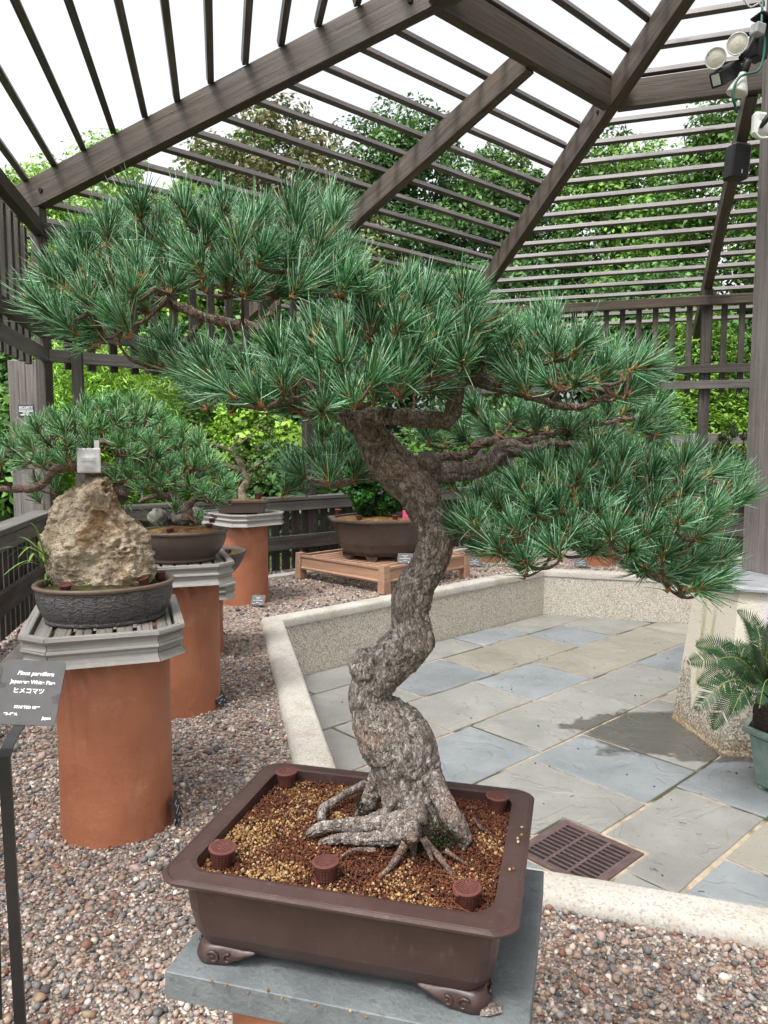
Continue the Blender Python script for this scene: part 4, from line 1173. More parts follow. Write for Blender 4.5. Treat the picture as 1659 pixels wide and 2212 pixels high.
basket((-1.1951, 5.6053, 0.8), 'maroon basket at the left end of the small rectangular pot', 1.9, (0, 0, 0.5))
basket((-0.9835, 5.7529, 0.8), 'maroon basket at the right end of the small rectangular pot', 1.9, (0, 0.1, 1.5))

# --- cedar stand and octagonal pot
SR = R(46.0)
SC = (-0.012, 6.77)
stand = thing('cedar_stand', 'low pale cedar stand with slatted top under the octagonal pot', 'plant stand', (SC[0], SC[1], 0), SR)
hs_ = 0.535
for sx in (-1, 1):
    for sy in (-1, 1):
        m = MB(); m.prism([(-0.04, -0.04), (0.04, -0.04), (0.04, 0.04), (-0.04, 0.04)], 0.0, 0.235, poly1=[(-0.032, -0.032), (0.032, -0.032), (0.032, 0.032), (-0.032, 0.032)])
        m.build('leg', M_cedar, stand, loc=(sx * hs_, sy * hs_, 0.0 if not (sx < 0 and sy < 0) else 0.0))
for k in range(4):
    m = MB(); m.loft([[(x, -0.018, 0.085), (x, -0.024, 0.10), (x, -0.014, 0.115), (x, -0.012, 0.185), (x, -0.022, 0.20), (x, -0.022, 0.215), (x, 0.018, 0.215), (x, 0.018, 0.085)] for x in (-hs_ + 0.033, hs_ - 0.033)], cap0=True, cap1=True)
    m.build('side_rail', M_cedar, stand, mw=Matrix.Rotation(k * math.pi / 2, 4, 'Z') @ Matrix.Translation((0, -hs_ - 0.005, 0)))
for k in range(11):
    m = MB(); m.box((0, 0, 0), (2 * hs_ - 0.05, 0.062, 0.02), b=0.003); m.build('top_slat', M_cedar, stand, loc=(0, -hs_ + 0.075 + k * (2 * hs_ - 0.15) / 10, 0.192))
op = thing('octagonal_pot', 'large brown octagonal bonsai pot on the cedar stand', 'bonsai pot', (SC[0] - 0.02, SC[1] - 0.03, 0.202), R(10))
def octr(r, z): return [(r * math.cos(R(22.5 + 45 * k)), r * math.sin(R(22.5 + 45 * k)), z) for k in range(8)]
m = MB(); m.loft([octr(0.30, 0.035), octr(0.345, 0.04), octr(0.385, 0.08), octr(0.415, 0.15), octr(0.44, 0.25), octr(0.462, 0.338)], cap0=True); m.build('body', M_pot3, op)
m = MB(); m.loft([octr(0.46, 0.336), octr(0.49, 0.338), octr(0.505, 0.35), octr(0.505, 0.362), octr(0.455, 0.368), octr(0.445, 0.366), octr(0.44, 0.31)]); m.build('rim', M_pot3, op)
for k in range(8):
    a = R(22.5 + 45 * k)
    m = MB(); m.loft([[(0.0, -0.055, 0.042), (0.0, 0.055, 0.042), (0.035, 0.055, 0.042), (0.035, -0.055, 0.042)], [(0.0, -0.035, 0.0), (0.0, 0.035, 0.0), (0.03, 0.035, 0.0), (0.03, -0.035, 0.0)]], cap0=True, cap1=True)
    m.build('foot', M_pot3, op, mw=Matrix.Rotation(a, 4, 'Z') @ Matrix.Translation((0.315, 0, 0)))
OPZ = 0.202 + 0.345
soil_disc('octagon_soil', (SC[0] - 0.02, SC[1] - 0.03, OPZ), 0, 0.43, 0.43, 'brown grainy soil in the octagonal pot', M_drysoil, 0.03)
basket((-0.4411, 7.0431, 0.565), 'maroon basket on the left rim of the octagonal pot', 2.0, (0.1, 0, 0.5))
basket((-0.2215, 6.502, 0.56), 'maroon basket at the front of the octagonal pot', 1.8, (0, 0.1, 1.5))
basket((0.0985, 6.502, 0.56), 'maroon basket in the octagonal pot next to the main trunk', 1.8, (0, 0, 2.5))
m = MB(); m.box((0, 0, 0.02), (0.05, 0.006, 0.09), b=0.002); tag(m.build('plant_tag', M_pink, None, False, (0.19, 6.55, 0.575), 0.3), 'bright pink plant tag in the octagonal pot', 'tag')

# --- terracotta pedestals behind the far wall on the right
pedestal('terracotta_pedestal', (4.04, 8.4, 0), 0.175, 0.62, 'terracotta pipe pedestal beyond the patio beside the timber post')
tray((4.04, 8.4, 0.70), R(10), 0.26, 0.26, 0.07, 'grey tray on the terracotta pedestal beside the timber post')
pedestal('terracotta_pedestal', (2.22, 7.65, 0), 0.175, 0.36, 'low terracotta pipe pedestal behind the far patio wall')
tray((2.22, 7.65, 0.44), R(30), 0.26, 0.26, 0.07, 'grey tray on the low pedestal behind the far patio wall')
pedestal('terracotta_pedestal', (1.16, 7.9, 0), 0.175, 0.30, 'low terracotta pipe pedestal behind the drooping branch')
tray((1.16, 7.9, 0.38), R(30), 0.26, 0.26, 0.07, 'grey tray on the low pedestal behind the drooping branch')

# ================================================================== LABELS
def text(body, size, loc, parent, mat=M_white, shear=0.0, off=0.0, align='CENTER', depth=0.0003, spacing=1.0):
    c = bpy.data.curves.new('lettering', 'FONT'); c.body = body; c.size = size; c.shear = shear; c.offset = off; c.align_x = align; c.extrude = depth; c.space_character = spacing
    c.materials.append(mat)
    tmp = bpy.data.objects.new('lettering_curve', c); COL.objects.link(tmp)
    bpy.context.view_layer.update()
    me = bpy.data.meshes.new_from_object(tmp.evaluated_get(bpy.context.evaluated_depsgraph_get()))
    bpy.data.objects.remove(tmp)
    return place('lettering', me, parent, loc)
def plate_matrix(c, right, up):
    r = Vector(right).normalized(); u = Vector(up); u = (u - r * u.dot(r)).normalized(); n = r.cross(u)
    Mx = Matrix((r, u, n)).transposed().to_4x4(); Mx.translation = c
    return Mx
LBL = Vector((-0.712, 1.45, 0.7095))
sg_ = thing('plant_label', 'grey engraved label reading Pinus parviflora Japanese White Pine on black stake', 'sign', (LBL.x, LBL.y, 0))
pm = plate_matrix(LBL, (0.110, 0.02, -0.0125), (0.036, 0.062, 0.098))
def rplate(w, h, t, c=0.006):
    m = MB(); p = []
    for sx, sy in ((1, -1), (1, 1), (-1, 1), (-1, -1)):
        q = [(w / 2 - c, h / 2), (w / 2 - c * 0.3, h / 2 - c * 0.3), (w / 2, h / 2 - c)]
        q = [(x * sx, y * sy) for x, y in q]
        p += q[::-1] if sx * sy > 0 else q
    m.prism(p[::1], -t, 0)
    return m
PW, PH = 0.116, 0.128
plate = rplate(PW, PH, 0.004).build('plate', M_signgrey, sg_, mw=MWS[sg_.name].inverted() @ pm)
for body, size, y, x, sh, al in (('Pinus parviflora', 0.0112, 0.0335, 0.004, 0.25, 'CENTER'), ('Japanese White Pine', 0.0102, 0.0165, 0.002, 0, 'CENTER'), ('ヒメコマツ', 0.0120, -0.002, -0.003, 0, 'CENTER'), ('STARTED 1899', 0.0075, -0.0325, 0.0, 0, 'CENTER'), ('93-49*A', 0.0075, -0.0465, -0.028, 0, 'CENTER'), ('Japan', 0.0078, -0.052, 0.040, 0, 'CENTER')):
    text(body, size, (x, y, 0.0002), plate, shear=sh, off=0.00028)
nb = pm.to_3x3()
bk = LBL - nb @ Vector((0.004, 0.05, 0.006))
b2 = LBL - nb @ Vector((0.018, 0.085, 0.010))
xs = (33 - 829.5) / 1597 * 1.40
m = MB()
def flatbar(pts, w, t):
    m = MB(); P = [Vector(p) for p in pts]; rings = []
    for i, p in enumerate(P):
        d = (P[min(i + 1, len(P) - 1)] - P[max(i - 1, 0)]).normalized(); x = Vector((1, 0.15, 0)).normalized(); y = d.cross(x).normalized()
        rings.append([tuple(p + x * a * w / 2 + y * b * t / 2) for a, b in ((-1, -1), (1, -1), (1, 1), (-1, 1))])
    m.loft(rings, cap0=True, cap1=True); return m
xb = b2.x - 0.004
pts = spline([Vector(q) for q in [LBL - nb @ Vector((0.004, 0.0, 0.008)), bk, b2, (xb - 0.006, b2.y - 0.012, b2.z - 0.035), (xb - 0.006, b2.y - 0.014, b2.z - 0.10), (xb + 0.002, b2.y - 0.014, -0.05)]], [1] * 6, 0.012)[0]
flatbar(pts, 0.022, 0.006).build('stake', M_black, sg_, mw=MWS[sg_.name].inverted())
m = MB(); m.tube([(xb - 0.004, b2.y - 0.01, b2.z - 0.05), (xb - 0.05, b2.y + 0.03, b2.z - 0.16), (xb - 0.07, b2.y + 0.04, -0.03)], 0.004, 8, step=0.03); m.build('brace', M_black, sg_, mw=MWS[sg_.name].inverted())

def ground_label(c, face, tilt, label, w=0.085, h=0.068):
    """small black plate on a short stake, face = bearing it looks to (deg), tilt back"""
    t = thing('ground_label', label, 'label', (c[0], c[1], 0.0), 0, 'black plant labels on short stakes')
    d = Vector((math.cos(R(face)), math.sin(R(face)), 0)); r = Vector((-d.y, d.x, 0))
    u = Vector((-d.x * math.sin(R(tilt)), -d.y * math.sin(R(tilt)), math.cos(R(tilt))))
    pm = plate_matrix((c[0], c[1], c[2] + h * 0.5 * math.cos(R(tilt)) + 0.012), r, u)
    p = rplate(w, h, 0.003, 0.002).build('plate', M_signblack, t, mw=MWS[t.name].inverted() @ pm)
    m = MB(); b = 0
    for (x0, x1, y) in ((-0.22, 0.18, 0.26), (-0.12, 0.10, 0.12), (-0.36, 0.34, -0.03), (-0.12, 0.14, -0.25), (0.18, 0.34, -0.38), (-0.36, -0.18, -0.36)):
        # rows of tiny print, too fine to read: broken into word-length strokes
        x = x0 * w
        while x < x1 * w - 0.002:
            l = random.uniform(0.006, 0.014); l = min(l, x1 * w - x)
            m.box((x + l / 2, y * h, 0.0002), (l, 0.0038, 0.0005)); x += l + 0.002
    m.build('fine_print', plain('label_grey_print', (0.42, 0.43, 0.45), 0.6, 0.2, 400), p)
    m = MB(); m.tube([(c[0], c[1], c[2] + 0.03), (c[0] - d.x * 0.012, c[1] - d.y * 0.012, c[2] - 0.03)], 0.003, 6); m.build('stake', M_black, t, mw=MWS[t.name].inverted())
ground_label((-0.9564, 5.5324, 0), 262, 38, 'small black label leaning at the foot of the farthest left pedestal', 0.105, 0.085)
ground_label((-0.7677, 3.363, 0), 345, 32, 'small black label beside the second pedestal, seen at an angle', 0.085, 0.07)
ground_label((-1.0487, 4.6003, 0), 335, 40, 'small black label standing behind the second pedestal', 0.09, 0.07)
ground_label((-0.6601, 2.2709, 0), 8, 14, 'thin black label seen edge on beside the nearest left pedestal', 0.085, 0.08)
ground_label((0.1807, 6.2266, 0.21), 262, 40, 'small black label resting on the cedar stand', 0.13, 0.10)
ground_label((0.9186, 7.4172, 0), 262, 40, 'small black label behind the far patio wall', 0.13, 0.09)
ground_label((1.98, 7.36, 0.0), 258, 40, 'small black label below the low pedestal beyond the far wall', 0.13, 0.09)

# security plate
sc_ = Vector((-2.6928, 5.605, 1.475))
st = thing('security_plate', 'small dark plate reading SECURITY on the broad grey post', 'sign', tuple(sc_))
pm = plate_matrix(sc_, (1, 0, 0), (0, 0, 1))
p = rplate(0.118, 0.088, 0.004, 0.002).build('plate', plain('plate_navy', (0.045, 0.055, 0.075), 0.5, 0.1), st, mw=MWS[st.name].inverted() @ pm)
text('SECURITY', 0.0235, (0, 0.0155, 0.0004), p, off=0.0004)
m = MB(); m.box((0, 0.010, 0.0004), (0.108, 0.003, 0.0006)); m.build('underline', M_white, p)
for (segs, y) in (((-0.053, 0.0), (0.004, 0.053)), -0.0035), (((-0.024, -0.006), (-0.002, 0.024)), -0.0175), (((-0.041, -0.012), (-0.009, 0.042)), -0.032):
    m = MB()
    for a, b in segs:
        x = a
        while x < b - 0.001:
            l = min(random.uniform(0.003, 0.006), b - x); m.box((x + l / 2, y + random.uniform(-0.0006, 0.0006), 0.0004), (l, 0.0075, 0.0006)); x += l + 0.0008
    m.build('fine_print', M_white, p)
# packet and tags hung in the left pine
pk = Vector((-0.8762, 2.2, 1.1607))
m = MB()
n = 12; rings = []
for j in range(n + 1):
    z = -0.037 + 0.074 * j / n
    rings.append([(x, -0.007 * max(0, 1 - (x / 0.026) ** 2) * max(0, 1 - ((z + 0.008) / 0.024) ** 2) - 0.001, z) for x in np.linspace(-0.034, 0.034, 13)] + [(x, 0.001, z) for x in np.linspace(0.034, -0.034, 13)])
m.loft(rings, cap0=True, cap1=True)
pk_o = thing('paper_packet', 'white paper fertilizer packet hung on the pine above the rock', 'packet', tuple(pk))
m.build('sachet', M_paper, pk_o, True, rotz=0.1)
m = MB()
for y in (0.007, 0.002, -0.003):
    x = -0.022 + random.uniform(0, 0.006)
    while x < 0.022:
        l = random.uniform(0.003, 0.008); m.box((x + l / 2, -0.0088, y), (l, 0.0004, 0.0016)); x += l + 0.001
m.build('faint_print', plain('grey_print', (0.16, 0.16, 0.16), 0.7), pk_o, rotz=0.1)
m = MB(); m.box((0.024, 0, 0.048), (0.014, 0.0015, 0.024)); m.build('strap', M_paper, pk_o, rotz=0.1)
for q, lb in (((-0.7977, 2.45, 1.176), 'narrow white paper tag hanging right of the packet'), ((-0.7904, 2.4, 1.0716), 'narrow white tag hanging low beside the rock top')):
    m = MB(); m.box((0, 0, 0), (0.011, 0.0015, 0.042)); m.box((0.003, 0, -0.03), (0.006, 0.0012, 0.02)); tag(m.build('paper_tag', M_paper, None, False, q, 0.2), lb, 'tag')

# ================================================================== LAMPS, BOXES, CABLES ON THE CENTRE POST
def axis_matrix(p, d):
    d = Vector(d).normalized(); q = d.to_track_quat('Z', 'Y').to_matrix().to_4x4(); q.translation = p; return q
def spot(p, d, label, s=1.0):
    """reflector lamp: d is where the lens looks"""
    t = thing('reflector_lamp', label, 'lamp', tuple(p), group='reflector lamps on the post')
    mw = MWS[t.name].inverted() @ axis_matrix(p, d)
    m = MB(); m.lathe([(0.020 * s, -0.10 * s), (0.024 * s, -0.075 * s), (0.045 * s, -0.03 * s), (0.054 * s, -0.004 * s), (0.055 * s, 0.006 * s), (0.051 * s, 0.008 * s), (0.046 * s, 0.001 * s)], 28); m.build('housing', M_lampwhite, t, True, mw=mw)
    m = MB(); m.lathe([(0.047 * s, 0.001 * s), (0.044 * s, 0.004 * s), (0.038 * s, 0.002 * s), (0.034 * s, 0.005 * s), (0.012 * s, 0.003 * s), (0.0005, 0.006 * s)], 28); m.build('lens', M_lens, t, True, mw=mw)
    m = MB(); m.lathe([(0.0005, -0.165 * s), (0.019 * s, -0.165 * s), (0.022 * s, -0.15 * s), (0.022 * s, -0.10 * s), (0.018 * s, -0.095 * s)], 16); m.build('socket', M_blackpl, t, True, mw=mw)
    return t
spot(Vector((1.59, 3.72, 3.0576)), (-0.45, -0.85, -0.28), 'left white reflector lamp facing the camera', 0.88)
spot(Vector((1.6916, 3.72, 3.123)), (-0.42, -0.88, -0.22), 'upper white reflector lamp facing the camera', 0.9)
spot(Vector((1.7123, 3.75, 2.9143)), (-0.26, 0.12, -0.95), 'white reflector lamp pointing straight down', 0.9)
def boxthing(name, label, cat, c, d, mat, rot, part='case', b=0.006, lid=None):
    t = thing(name, label, cat, tuple(c)); m = MB(); m.box((0, 0, 0), d, b=b); o = m.build(part, mat, t, rotz=rot)
    return t, o
t, o = boxthing('lamp_ballast', 'black box lamp fitting below the left reflector lamp', 'lamp', Vector((1.6682, 3.78, 3.0144)), (0.15, 0.07, 0.07), M_blackpl, (0.2, -0.55, 0.35))
m = MB(); m.box((-0.074, -0.005, 0), (0.006, 0.045, 0.05), b=0.001); m.build('lens', M_lampwhite, o)
t, o = boxthing('lamp_bracket', 'black lamp bracket fixed to the timber post', 'bracket', Vector((1.834, 3.8, 3.1708)), (0.07, 0.08, 0.16), M_blackpl, (0.1, 0.1, 0.4))
m = MB(); m.tube([(-0.03, -0.02, 0.03), (-0.07, -0.05, -0.05), (-0.11, -0.05, -0.10)], 0.014, 10, step=0.02); m.build('arm', M_blackpl, t, True)
m = MB(); m.box((-0.02, -0.03, 0.085), (0.12, 0.09, 0.012), b=0.003); m.build('hood', M_blackpl, t, rotz=(0.1, 0.3, 0.2))
t, o = boxthing('motion_sensor', 'grey sensor box under a black hood by the lamps', 'sensor', Vector((1.7766, 3.7, 3.1776)), (0.055, 0.05, 0.05), plain('grey_plastic', (0.32, 0.32, 0.33), 0.5), (0.15, 0.1, 0.3))
t, o = boxthing('junction_box', 'white weatherproof socket box on the timber post', 'socket box', Vector((1.8362, 3.76, 2.7675)), (0.085, 0.05, 0.115), M_lampwhite, (0, 0, 0.25), b=0.016)
m = MB(); m.tube([(-0.015, -0.03, -0.02), (0.0, -0.05, 0.0), (0.02, -0.055, 0.03)], 0.014, 8, step=0.01); m.build('plug', M_blackpl, t, True)
# speaker on the rafter
t, o = boxthing('loudspeaker', 'black loudspeaker fixed under a rafter near the post', 'loudspeaker', Vector((2.8076, 6.1, 3.4533)), (0.155, 0.13, 0.26), M_blackpl, (0.06, 0.05, 0.15), b=0.012)
m = MB(); m.box((0, 0, 0.131), (0.12, 0.11, 0.012), b=0.003); m.build('bracket', plain('grey_metal', (0.1, 0.1, 0.105), 0.5), o)
m = MB(); m.box((0.01, -0.066, -0.08), (0.008, 0.003, 0.03)); m.build('badge', plain('badge_silver', (0.5, 0.5, 0.5), 0.3), o)
def cable(label, pts, r, mat):
    m = MB(); m.tube(pts, r, 8, step=0.02); o = m.build('cable', mat, None, True); tag(o, label, 'cable'); return o
cable('green cable looping from the lamps to the socket box', [(1.8191, 3.75, 3.3394), (1.7938, 3.7, 3.1859), (1.8125, 3.7, 3.1127), (1.7912, 3.7, 2.9971), (1.7041, 3.7, 2.9654), (1.6713, 3.7, 2.902), (1.6779, 3.7, 2.849), (1.7116, 3.74, 2.8174)], 0.006, M_greencable)
cable('white cable curving out of the socket box', [(1.8083, 3.7, 2.7596), (1.7905, 3.7, 2.7105), (1.8118, 3.7, 2.6827), (1.8716, 3.7, 2.6891)], 0.006, M_lampwhite)
cable('thin grey wires bundled at the top of the post', [(1.6978, 3.72, 3.3431), (1.7487, 3.72, 3.2888), (1.7874, 3.72, 3.3097), (1.8259, 3.74, 3.2706), (1.8288, 3.74, 3.3546)], 0.004, M_lampwhite)

# ================================================================== PINES
def tuft_mesh(seed, n=104, L=0.039, wid=0.00058, green=0.0, gain=1.0):
    r_ = np.random.default_rng(seed)
    V, F, C, MI = [], [], [], []
    base = 0
    tri = []
    for s in range(2):
        for k in range(3):
            a, b = s * 3 + k, s * 3 + (k + 1) % 3
            tri += [(a, b, b + 3), (a, b + 3, a + 3)]
    tri += [(6, 7, 9), (7, 8, 9), (8, 6, 9)]
    tri = np.array(tri)
    for i in range(n):
        ph = r_.uniform(0, 2 * np.pi)
        th = np.clip(abs(r_.normal(0.62, 0.30)), 0.05, 1.45)
        d = np.array([np.sin(th) * np.cos(ph), np.sin(th) * np.sin(ph), np.cos(th)])
        l = L * r_.uniform(0.66, 1.18) * (1.0 - 0.12 * (th > 1.1))
        o = np.array([0, 0, r_.uniform(-0.014, 0.003)]) + d * 0.001
        bend = r_.normal(0.14, 0.14); side = r_.normal(0, 0.10)
        up = np.array([0, 0, 1.0]); sd = np.cross(d, up); sd /= (np.linalg.norm(sd) + 1e-9)
        pts = [o + d * l * t + up * bend * l * t * t + sd * side * l * t * t for t in (0, 0.42, 0.8, 1.0)]
        x = np.cross(d, r_.normal(size=3)); x /= np.linalg.norm(x); y = np.cross(d, x)
        ring = []
        for q, w in zip(pts[:3], (wid * 0.8, wid, wid * 0.75)):
            for k in range(3):
                a = 2 * np.pi * k / 3
                ring.append(q + (x * np.cos(a) + y * np.sin(a)) * w)
        ring.append(pts[3])
        V.append(np.array(ring)); F.append(tri + base); base += 10
        u = r_.uniform()
        if u < 0.30: c = np.array([0.020, 0.082, 0.024])
        elif u < 0.68: c = np.array([0.078, 0.238, 0.085])
        elif u < 0.95: c = np.array([0.30, 0.50, 0.32])
        elif u < 0.985: c = np.array([0.20, 0.25, 0.07])
        else: c = np.array([0.24, 0.13, 0.05])
        c = c * r_.uniform(0.8, 1.25) * gain
        c = c * (1 - green) + green * np.array([c[0] * 1.4, c[1] * 1.2, c[2] * 0.85])
        C.append(np.repeat(c[None], 10, 0)); MI.append(np.zeros(len(tri)))
    # bud and old scales in the middle
    for i in range(30):
        ph, th = r_.uniform(0, 6.28), r_.uniform(0, 1.3)
        d = np.array([np.sin(th) * np.cos(ph), np.sin(th) * np.sin(ph), np.cos(th)])
        o = np.array([0, 0, r_.uniform(-0.016, 0.004)]); l = r_.uniform(0.005, 0.015)
        x = np.cross(d, r_.normal(size=3)); x /= np.linalg.norm(x); y = np.cross(d, x)
        q = [o + (x * np.cos(a) + y * np.sin(a)) * 0.0019 for a in (0, 2.1, 4.2)] + [o + d * l]
        V.append(np.array(q)); F.append(np.array([(0, 1, 3), (1, 2, 3), (2, 0, 3)]) + base); base += 4
        C.append(np.repeat(np.array([[0.3, 0.1, 0.03]]), 4, 0)); MI.append(np.ones(3))
    return mesh_np('needle_tuft', np.concatenate(V), np.concatenate(F), [M_needle, M_bud], True, np.concatenate(C), np.concatenate(MI))
TUFTS = [tuft_mesh(100 + i) for i in range(10)]
TUFTS_G = [tuft_mesh(300 + i, 64, 0.042, 0.0009, 0.35, 1.25) for i in range(6)]

def inside(p, poly):
    x, y = p; c = False; n = len(poly)
    for i in range(n):
        (x0, y0), (x1, y1) = poly[i], poly[i - 1]
        if (y0 > y) != (y1 > y) and x < (x1 - x0) * (y - y0) / (y1 - y0) + x0: c = not c
    return c
def sample_pad(pad, rr_, reach=0.030):
    poly, y0, y1, lay, sp, sc = pad
    xs, zs = [p[0] for p in poly], [p[1] for p in poly]
    cx, cz = (min(xs) + max(xs)) / 2, (min(zs) + max(zs)) / 2; hw, hh = (max(xs) - min(xs)) / 2, (max(zs) - min(zs)) / 2
    out = []
    for L in range(lay):
        got = []
        f = (L + 0.5) / lay
        for _ in range(2600):
            x, z = rr_.uniform(min(xs), max(xs)), rr_.uniform(min(zs), max(zs))
            rx, rz = (x - cx) / hw, (z - cz) / hh
            # pads are plates: the upper silhouette is set back, the lower rim comes forward
            y = y0 + (y1 - y0) * min(1, max(0, f + 0.22 * rz + rr_.uniform(-0.14, 0.14)))
            k = y / ((y0 + y1) / 2)          # nearer shoots belong to a smaller cross-section of the pad
            ax = Vector((0.75 * rx + rr_.gauss(0, 0.30), -0.62 + 1.0 * f + rr_.gauss(0, 0.25), 0.80 + 0.42 * rz + rr_.gauss(0, 0.18))).normalized()
            tip = (x + ax.x * reach * sc, z + ax.z * reach * sc)
            if not inside((x, z), poly) or not inside(tip, poly): continue
            if any((x - g[0]) ** 2 + (z - g[1]) ** 2 < (sp * 0.9) ** 2 for g in got): continue
            got.append((x, z)); out.append((Vector((x * k, y, 1.2 + (z - 1.2) * k)), ax, sc * rr_.uniform(0.88, 1.12), f))
    return out
def bark_fn(depth, cell=0.012, lump=0.06, seed=0.0):
    k = 1 / cell
    def fn(r, a, L, p):
        q = Vector((math.cos(a) * r * k + seed, math.sin(a) * r * k, L * k * 0.55))
        q2 = q + Vector((mnoise.noise(q * 0.8), mnoise.noise(q * 0.8 + Vector((9, 0, 0))), 0)) * 0.6
        d = mnoise.voronoi(q2)[0]
        e = min(1.0, (d[1] - d[0]) / 0.16)
        n = mnoise.fractal(q * 1.7, 0.8, 2.0, 3)
        w = mnoise.noise(Vector((math.cos(a) * 1.6 + seed, math.sin(a) * 1.6, L * 16)))
        w2 = mnoise.noise(Vector((math.cos(a) * 3.2 + seed, math.sin(a) * 3.2, L * 34 + 7)))
        plate = mnoise.cell(q2 * 0.6)
        return r * (1 + lump * w + 0.035 * w2) + depth * (e - 1) * 1.0 + depth * 0.30 * n + depth * 0.40 * plate
    return fn
def tubes(paths, seg, step, depth, cell, lump=0.06):
    m = MB()
    for i, pth in enumerate(paths):
        m.tube([p[:3] for p in pth], [p[3] for p in pth], seg, step=step, fn=bark_fn(depth, cell, lump, i * 3.7))
    return m
def helix(path, turns_per_m, r):
    P, rad = spline([Vector(p[:3]) for p in path], [p[3] for p in path], 0.004)
    fr = frames(P); L = 0; pts = []
    for i, p in enumerate(P):
        if i: L += (P[i] - P[i - 1]).length
        a = L * turns_per_m * 2 * math.pi
        pts.append(tuple(p + (fr[i][0] * math.cos(a) + fr[i][1] * math.sin(a)) * (rad[i] + r * 0.5)))
    return pts
def twigs(tufts, skeleton, r0=0.0028, r1=0.0014, sag=0.12, rr_=None):
    nodes = [Vector(p) for p in skeleton]
    m = MB()
    ends = [(t[0] - t[1] * 0.012 * t[2]) for t in tufts]
    order_ = sorted(range(len(ends)), key=lambda i: min((ends[i] - s).length for s in nodes[::3]))
    for i in order_:
        e = ends[i]
        j = min(range(len(nodes)), key=lambda k: (nodes[k] - e).length + 0.25 * max(0, nodes[k].z - e.z))
        s = nodes[j]; d = (e - s).length
        if d < 1e-4: continue
        mid = s.lerp(e, 0.55) + Vector((rr_.gauss(0, 0.06) * d, rr_.gauss(0, 0.06) * d, -sag * d))
        m.tube([s, mid, e, tufts[i][0]], [r0, (r0 + r1) / 2, r1, r1 * 0.7], 6, step=0.008)
        nodes.append(mid); nodes.append(e)
    return m
def tuft_place(tuft, rr_):
    pos, ax, sc, f = tuft
    q = ax.to_track_quat('Z', 'Y').to_matrix().to_4x4()
    return Matrix.Translation(pos) @ q @ Matrix.Rotation(rr_.uniform(0, 6.28), 4, 'Z') @ Matrix.Scale(sc, 4)
def pine_crown(tree, tufts, meshes, rr_, most=300, keyf=None, part='needle_tuft', rest='inner_needles'):
    inv = MWS[tree.name].inverted()
    tufts = sorted(tufts, key=lambda t: t[0].y)
    for t in tufts[:most]:
        o = place(part, rr_.choice(meshes), tree, mw=inv @ tuft_place(t, rr_))
    if tufts[most:]:
        V, F, C, MI, b = [], [], [], [], 0
        cache = {}
        for t in tufts[most:]:
            me = rr_.choice(meshes)
            if me.name not in cache:
                v = np.zeros(len(me.vertices) * 3, np.float32); me.vertices.foreach_get('co', v)
                fi = np.zeros(len(me.loops), np.int32); me.loops.foreach_get('vertex_index', fi)
                c = np.zeros(len(me.vertices) * 4, np.float32); me.attributes['col'].data.foreach_get('color', c)
                mi = np.zeros(len(me.polygons), np.int32); me.polygons.foreach_get('material_index', mi)
                cache[me.name] = (v.reshape(-1, 3), fi.reshape(-1, 3), c.reshape(-1, 4)[:, :3], mi)
            v, fi, c, mi = cache[me.name]
            T = np.array(tuft_place(t, rr_))
            V.append(v @ T[:3, :3].T + T[:3, 3]); F.append(fi + b); C.append(c); MI.append(mi); b += len(v)
        o = place(rest, mesh_np(rest, np.concatenate(V), np.concatenate(F), [M_needle, M_bud], True, np.concatenate(C), np.concatenate(MI)), tree, mw=inv)
        o['kind'] = 'stuff'

# --- the main bonsai
pr = random.Random(21)
TR = [(0.0597, 0.9550, 0.6609, 0.0622), (0.0549, 0.9600, 0.6823, 0.0565), (0.0487, 0.9630, 0.7003, 0.0507), (0.0411, 0.9650, 0.7287, 0.0459), (0.0336, 0.9680, 0.7566, 0.0449), (0.0286, 0.9700, 0.7765, 0.0474), (0.0217, 0.9720, 0.7964, 0.0487), (0.0066, 0.9740, 0.8157, 0.0476), (-0.0072, 0.9750, 0.8354, 0.0397), (-0.0173, 0.9760, 0.8537, 0.0312), (-0.0179, 0.9760, 0.8731, 0.0299), (-0.0072, 0.9760, 0.8929, 0.0306), (0.0128, 0.9760, 0.9147, 0.0312), (0.0302, 0.9760, 0.9338, 0.0306), (0.0377, 0.9770, 0.9526, 0.0288), (0.0364, 0.9770, 0.9747, 0.0251), (0.0369, 0.9770, 0.9955, 0.0269), (0.0431, 0.9780, 1.0161, 0.0263), (0.0561, 0.9790, 1.0366, 0.0239), (0.0653, 0.9800, 1.0571, 0.0245), (0.0689, 0.9800, 1.0777, 0.0245), (0.0657, 0.9800, 1.0982, 0.0239), (0.0570, 0.9800, 1.1186, 0.0258), (0.0470, 0.9790, 1.1390, 0.0282), (0.0297, 0.9780, 1.1599, 0.0300), (0.0076, 0.9770, 1.1795, 0.0281), (-0.0070, 0.9760, 1.1990, 0.0263), (-0.0179, 0.9740, 1.2159, 0.0226), (-0.0330, 0.9720, 1.2303, 0.0164), (-0.0503, 0.9700, 1.2404, 0.0115), (-0.0668, 0.9650, 1.2503, 0.0097)]
pine = thing('bonsai_pine', 'old white pine bonsai with twisting trunk and layered needle pads in the rectangular pot', 'bonsai tree', (0.045, 0.962, 0.68))
pinv = MWS[pine.name].inverted()
m = MB(); m.tube([p[:3] for p in TR], [p[3] for p in TR], 120, step=0.0022, fn=bark_fn(0.0029, 0.012, 0.045, 0.0))
trunk = m.build('trunk', M_bark, pine, True, mw=pinv)
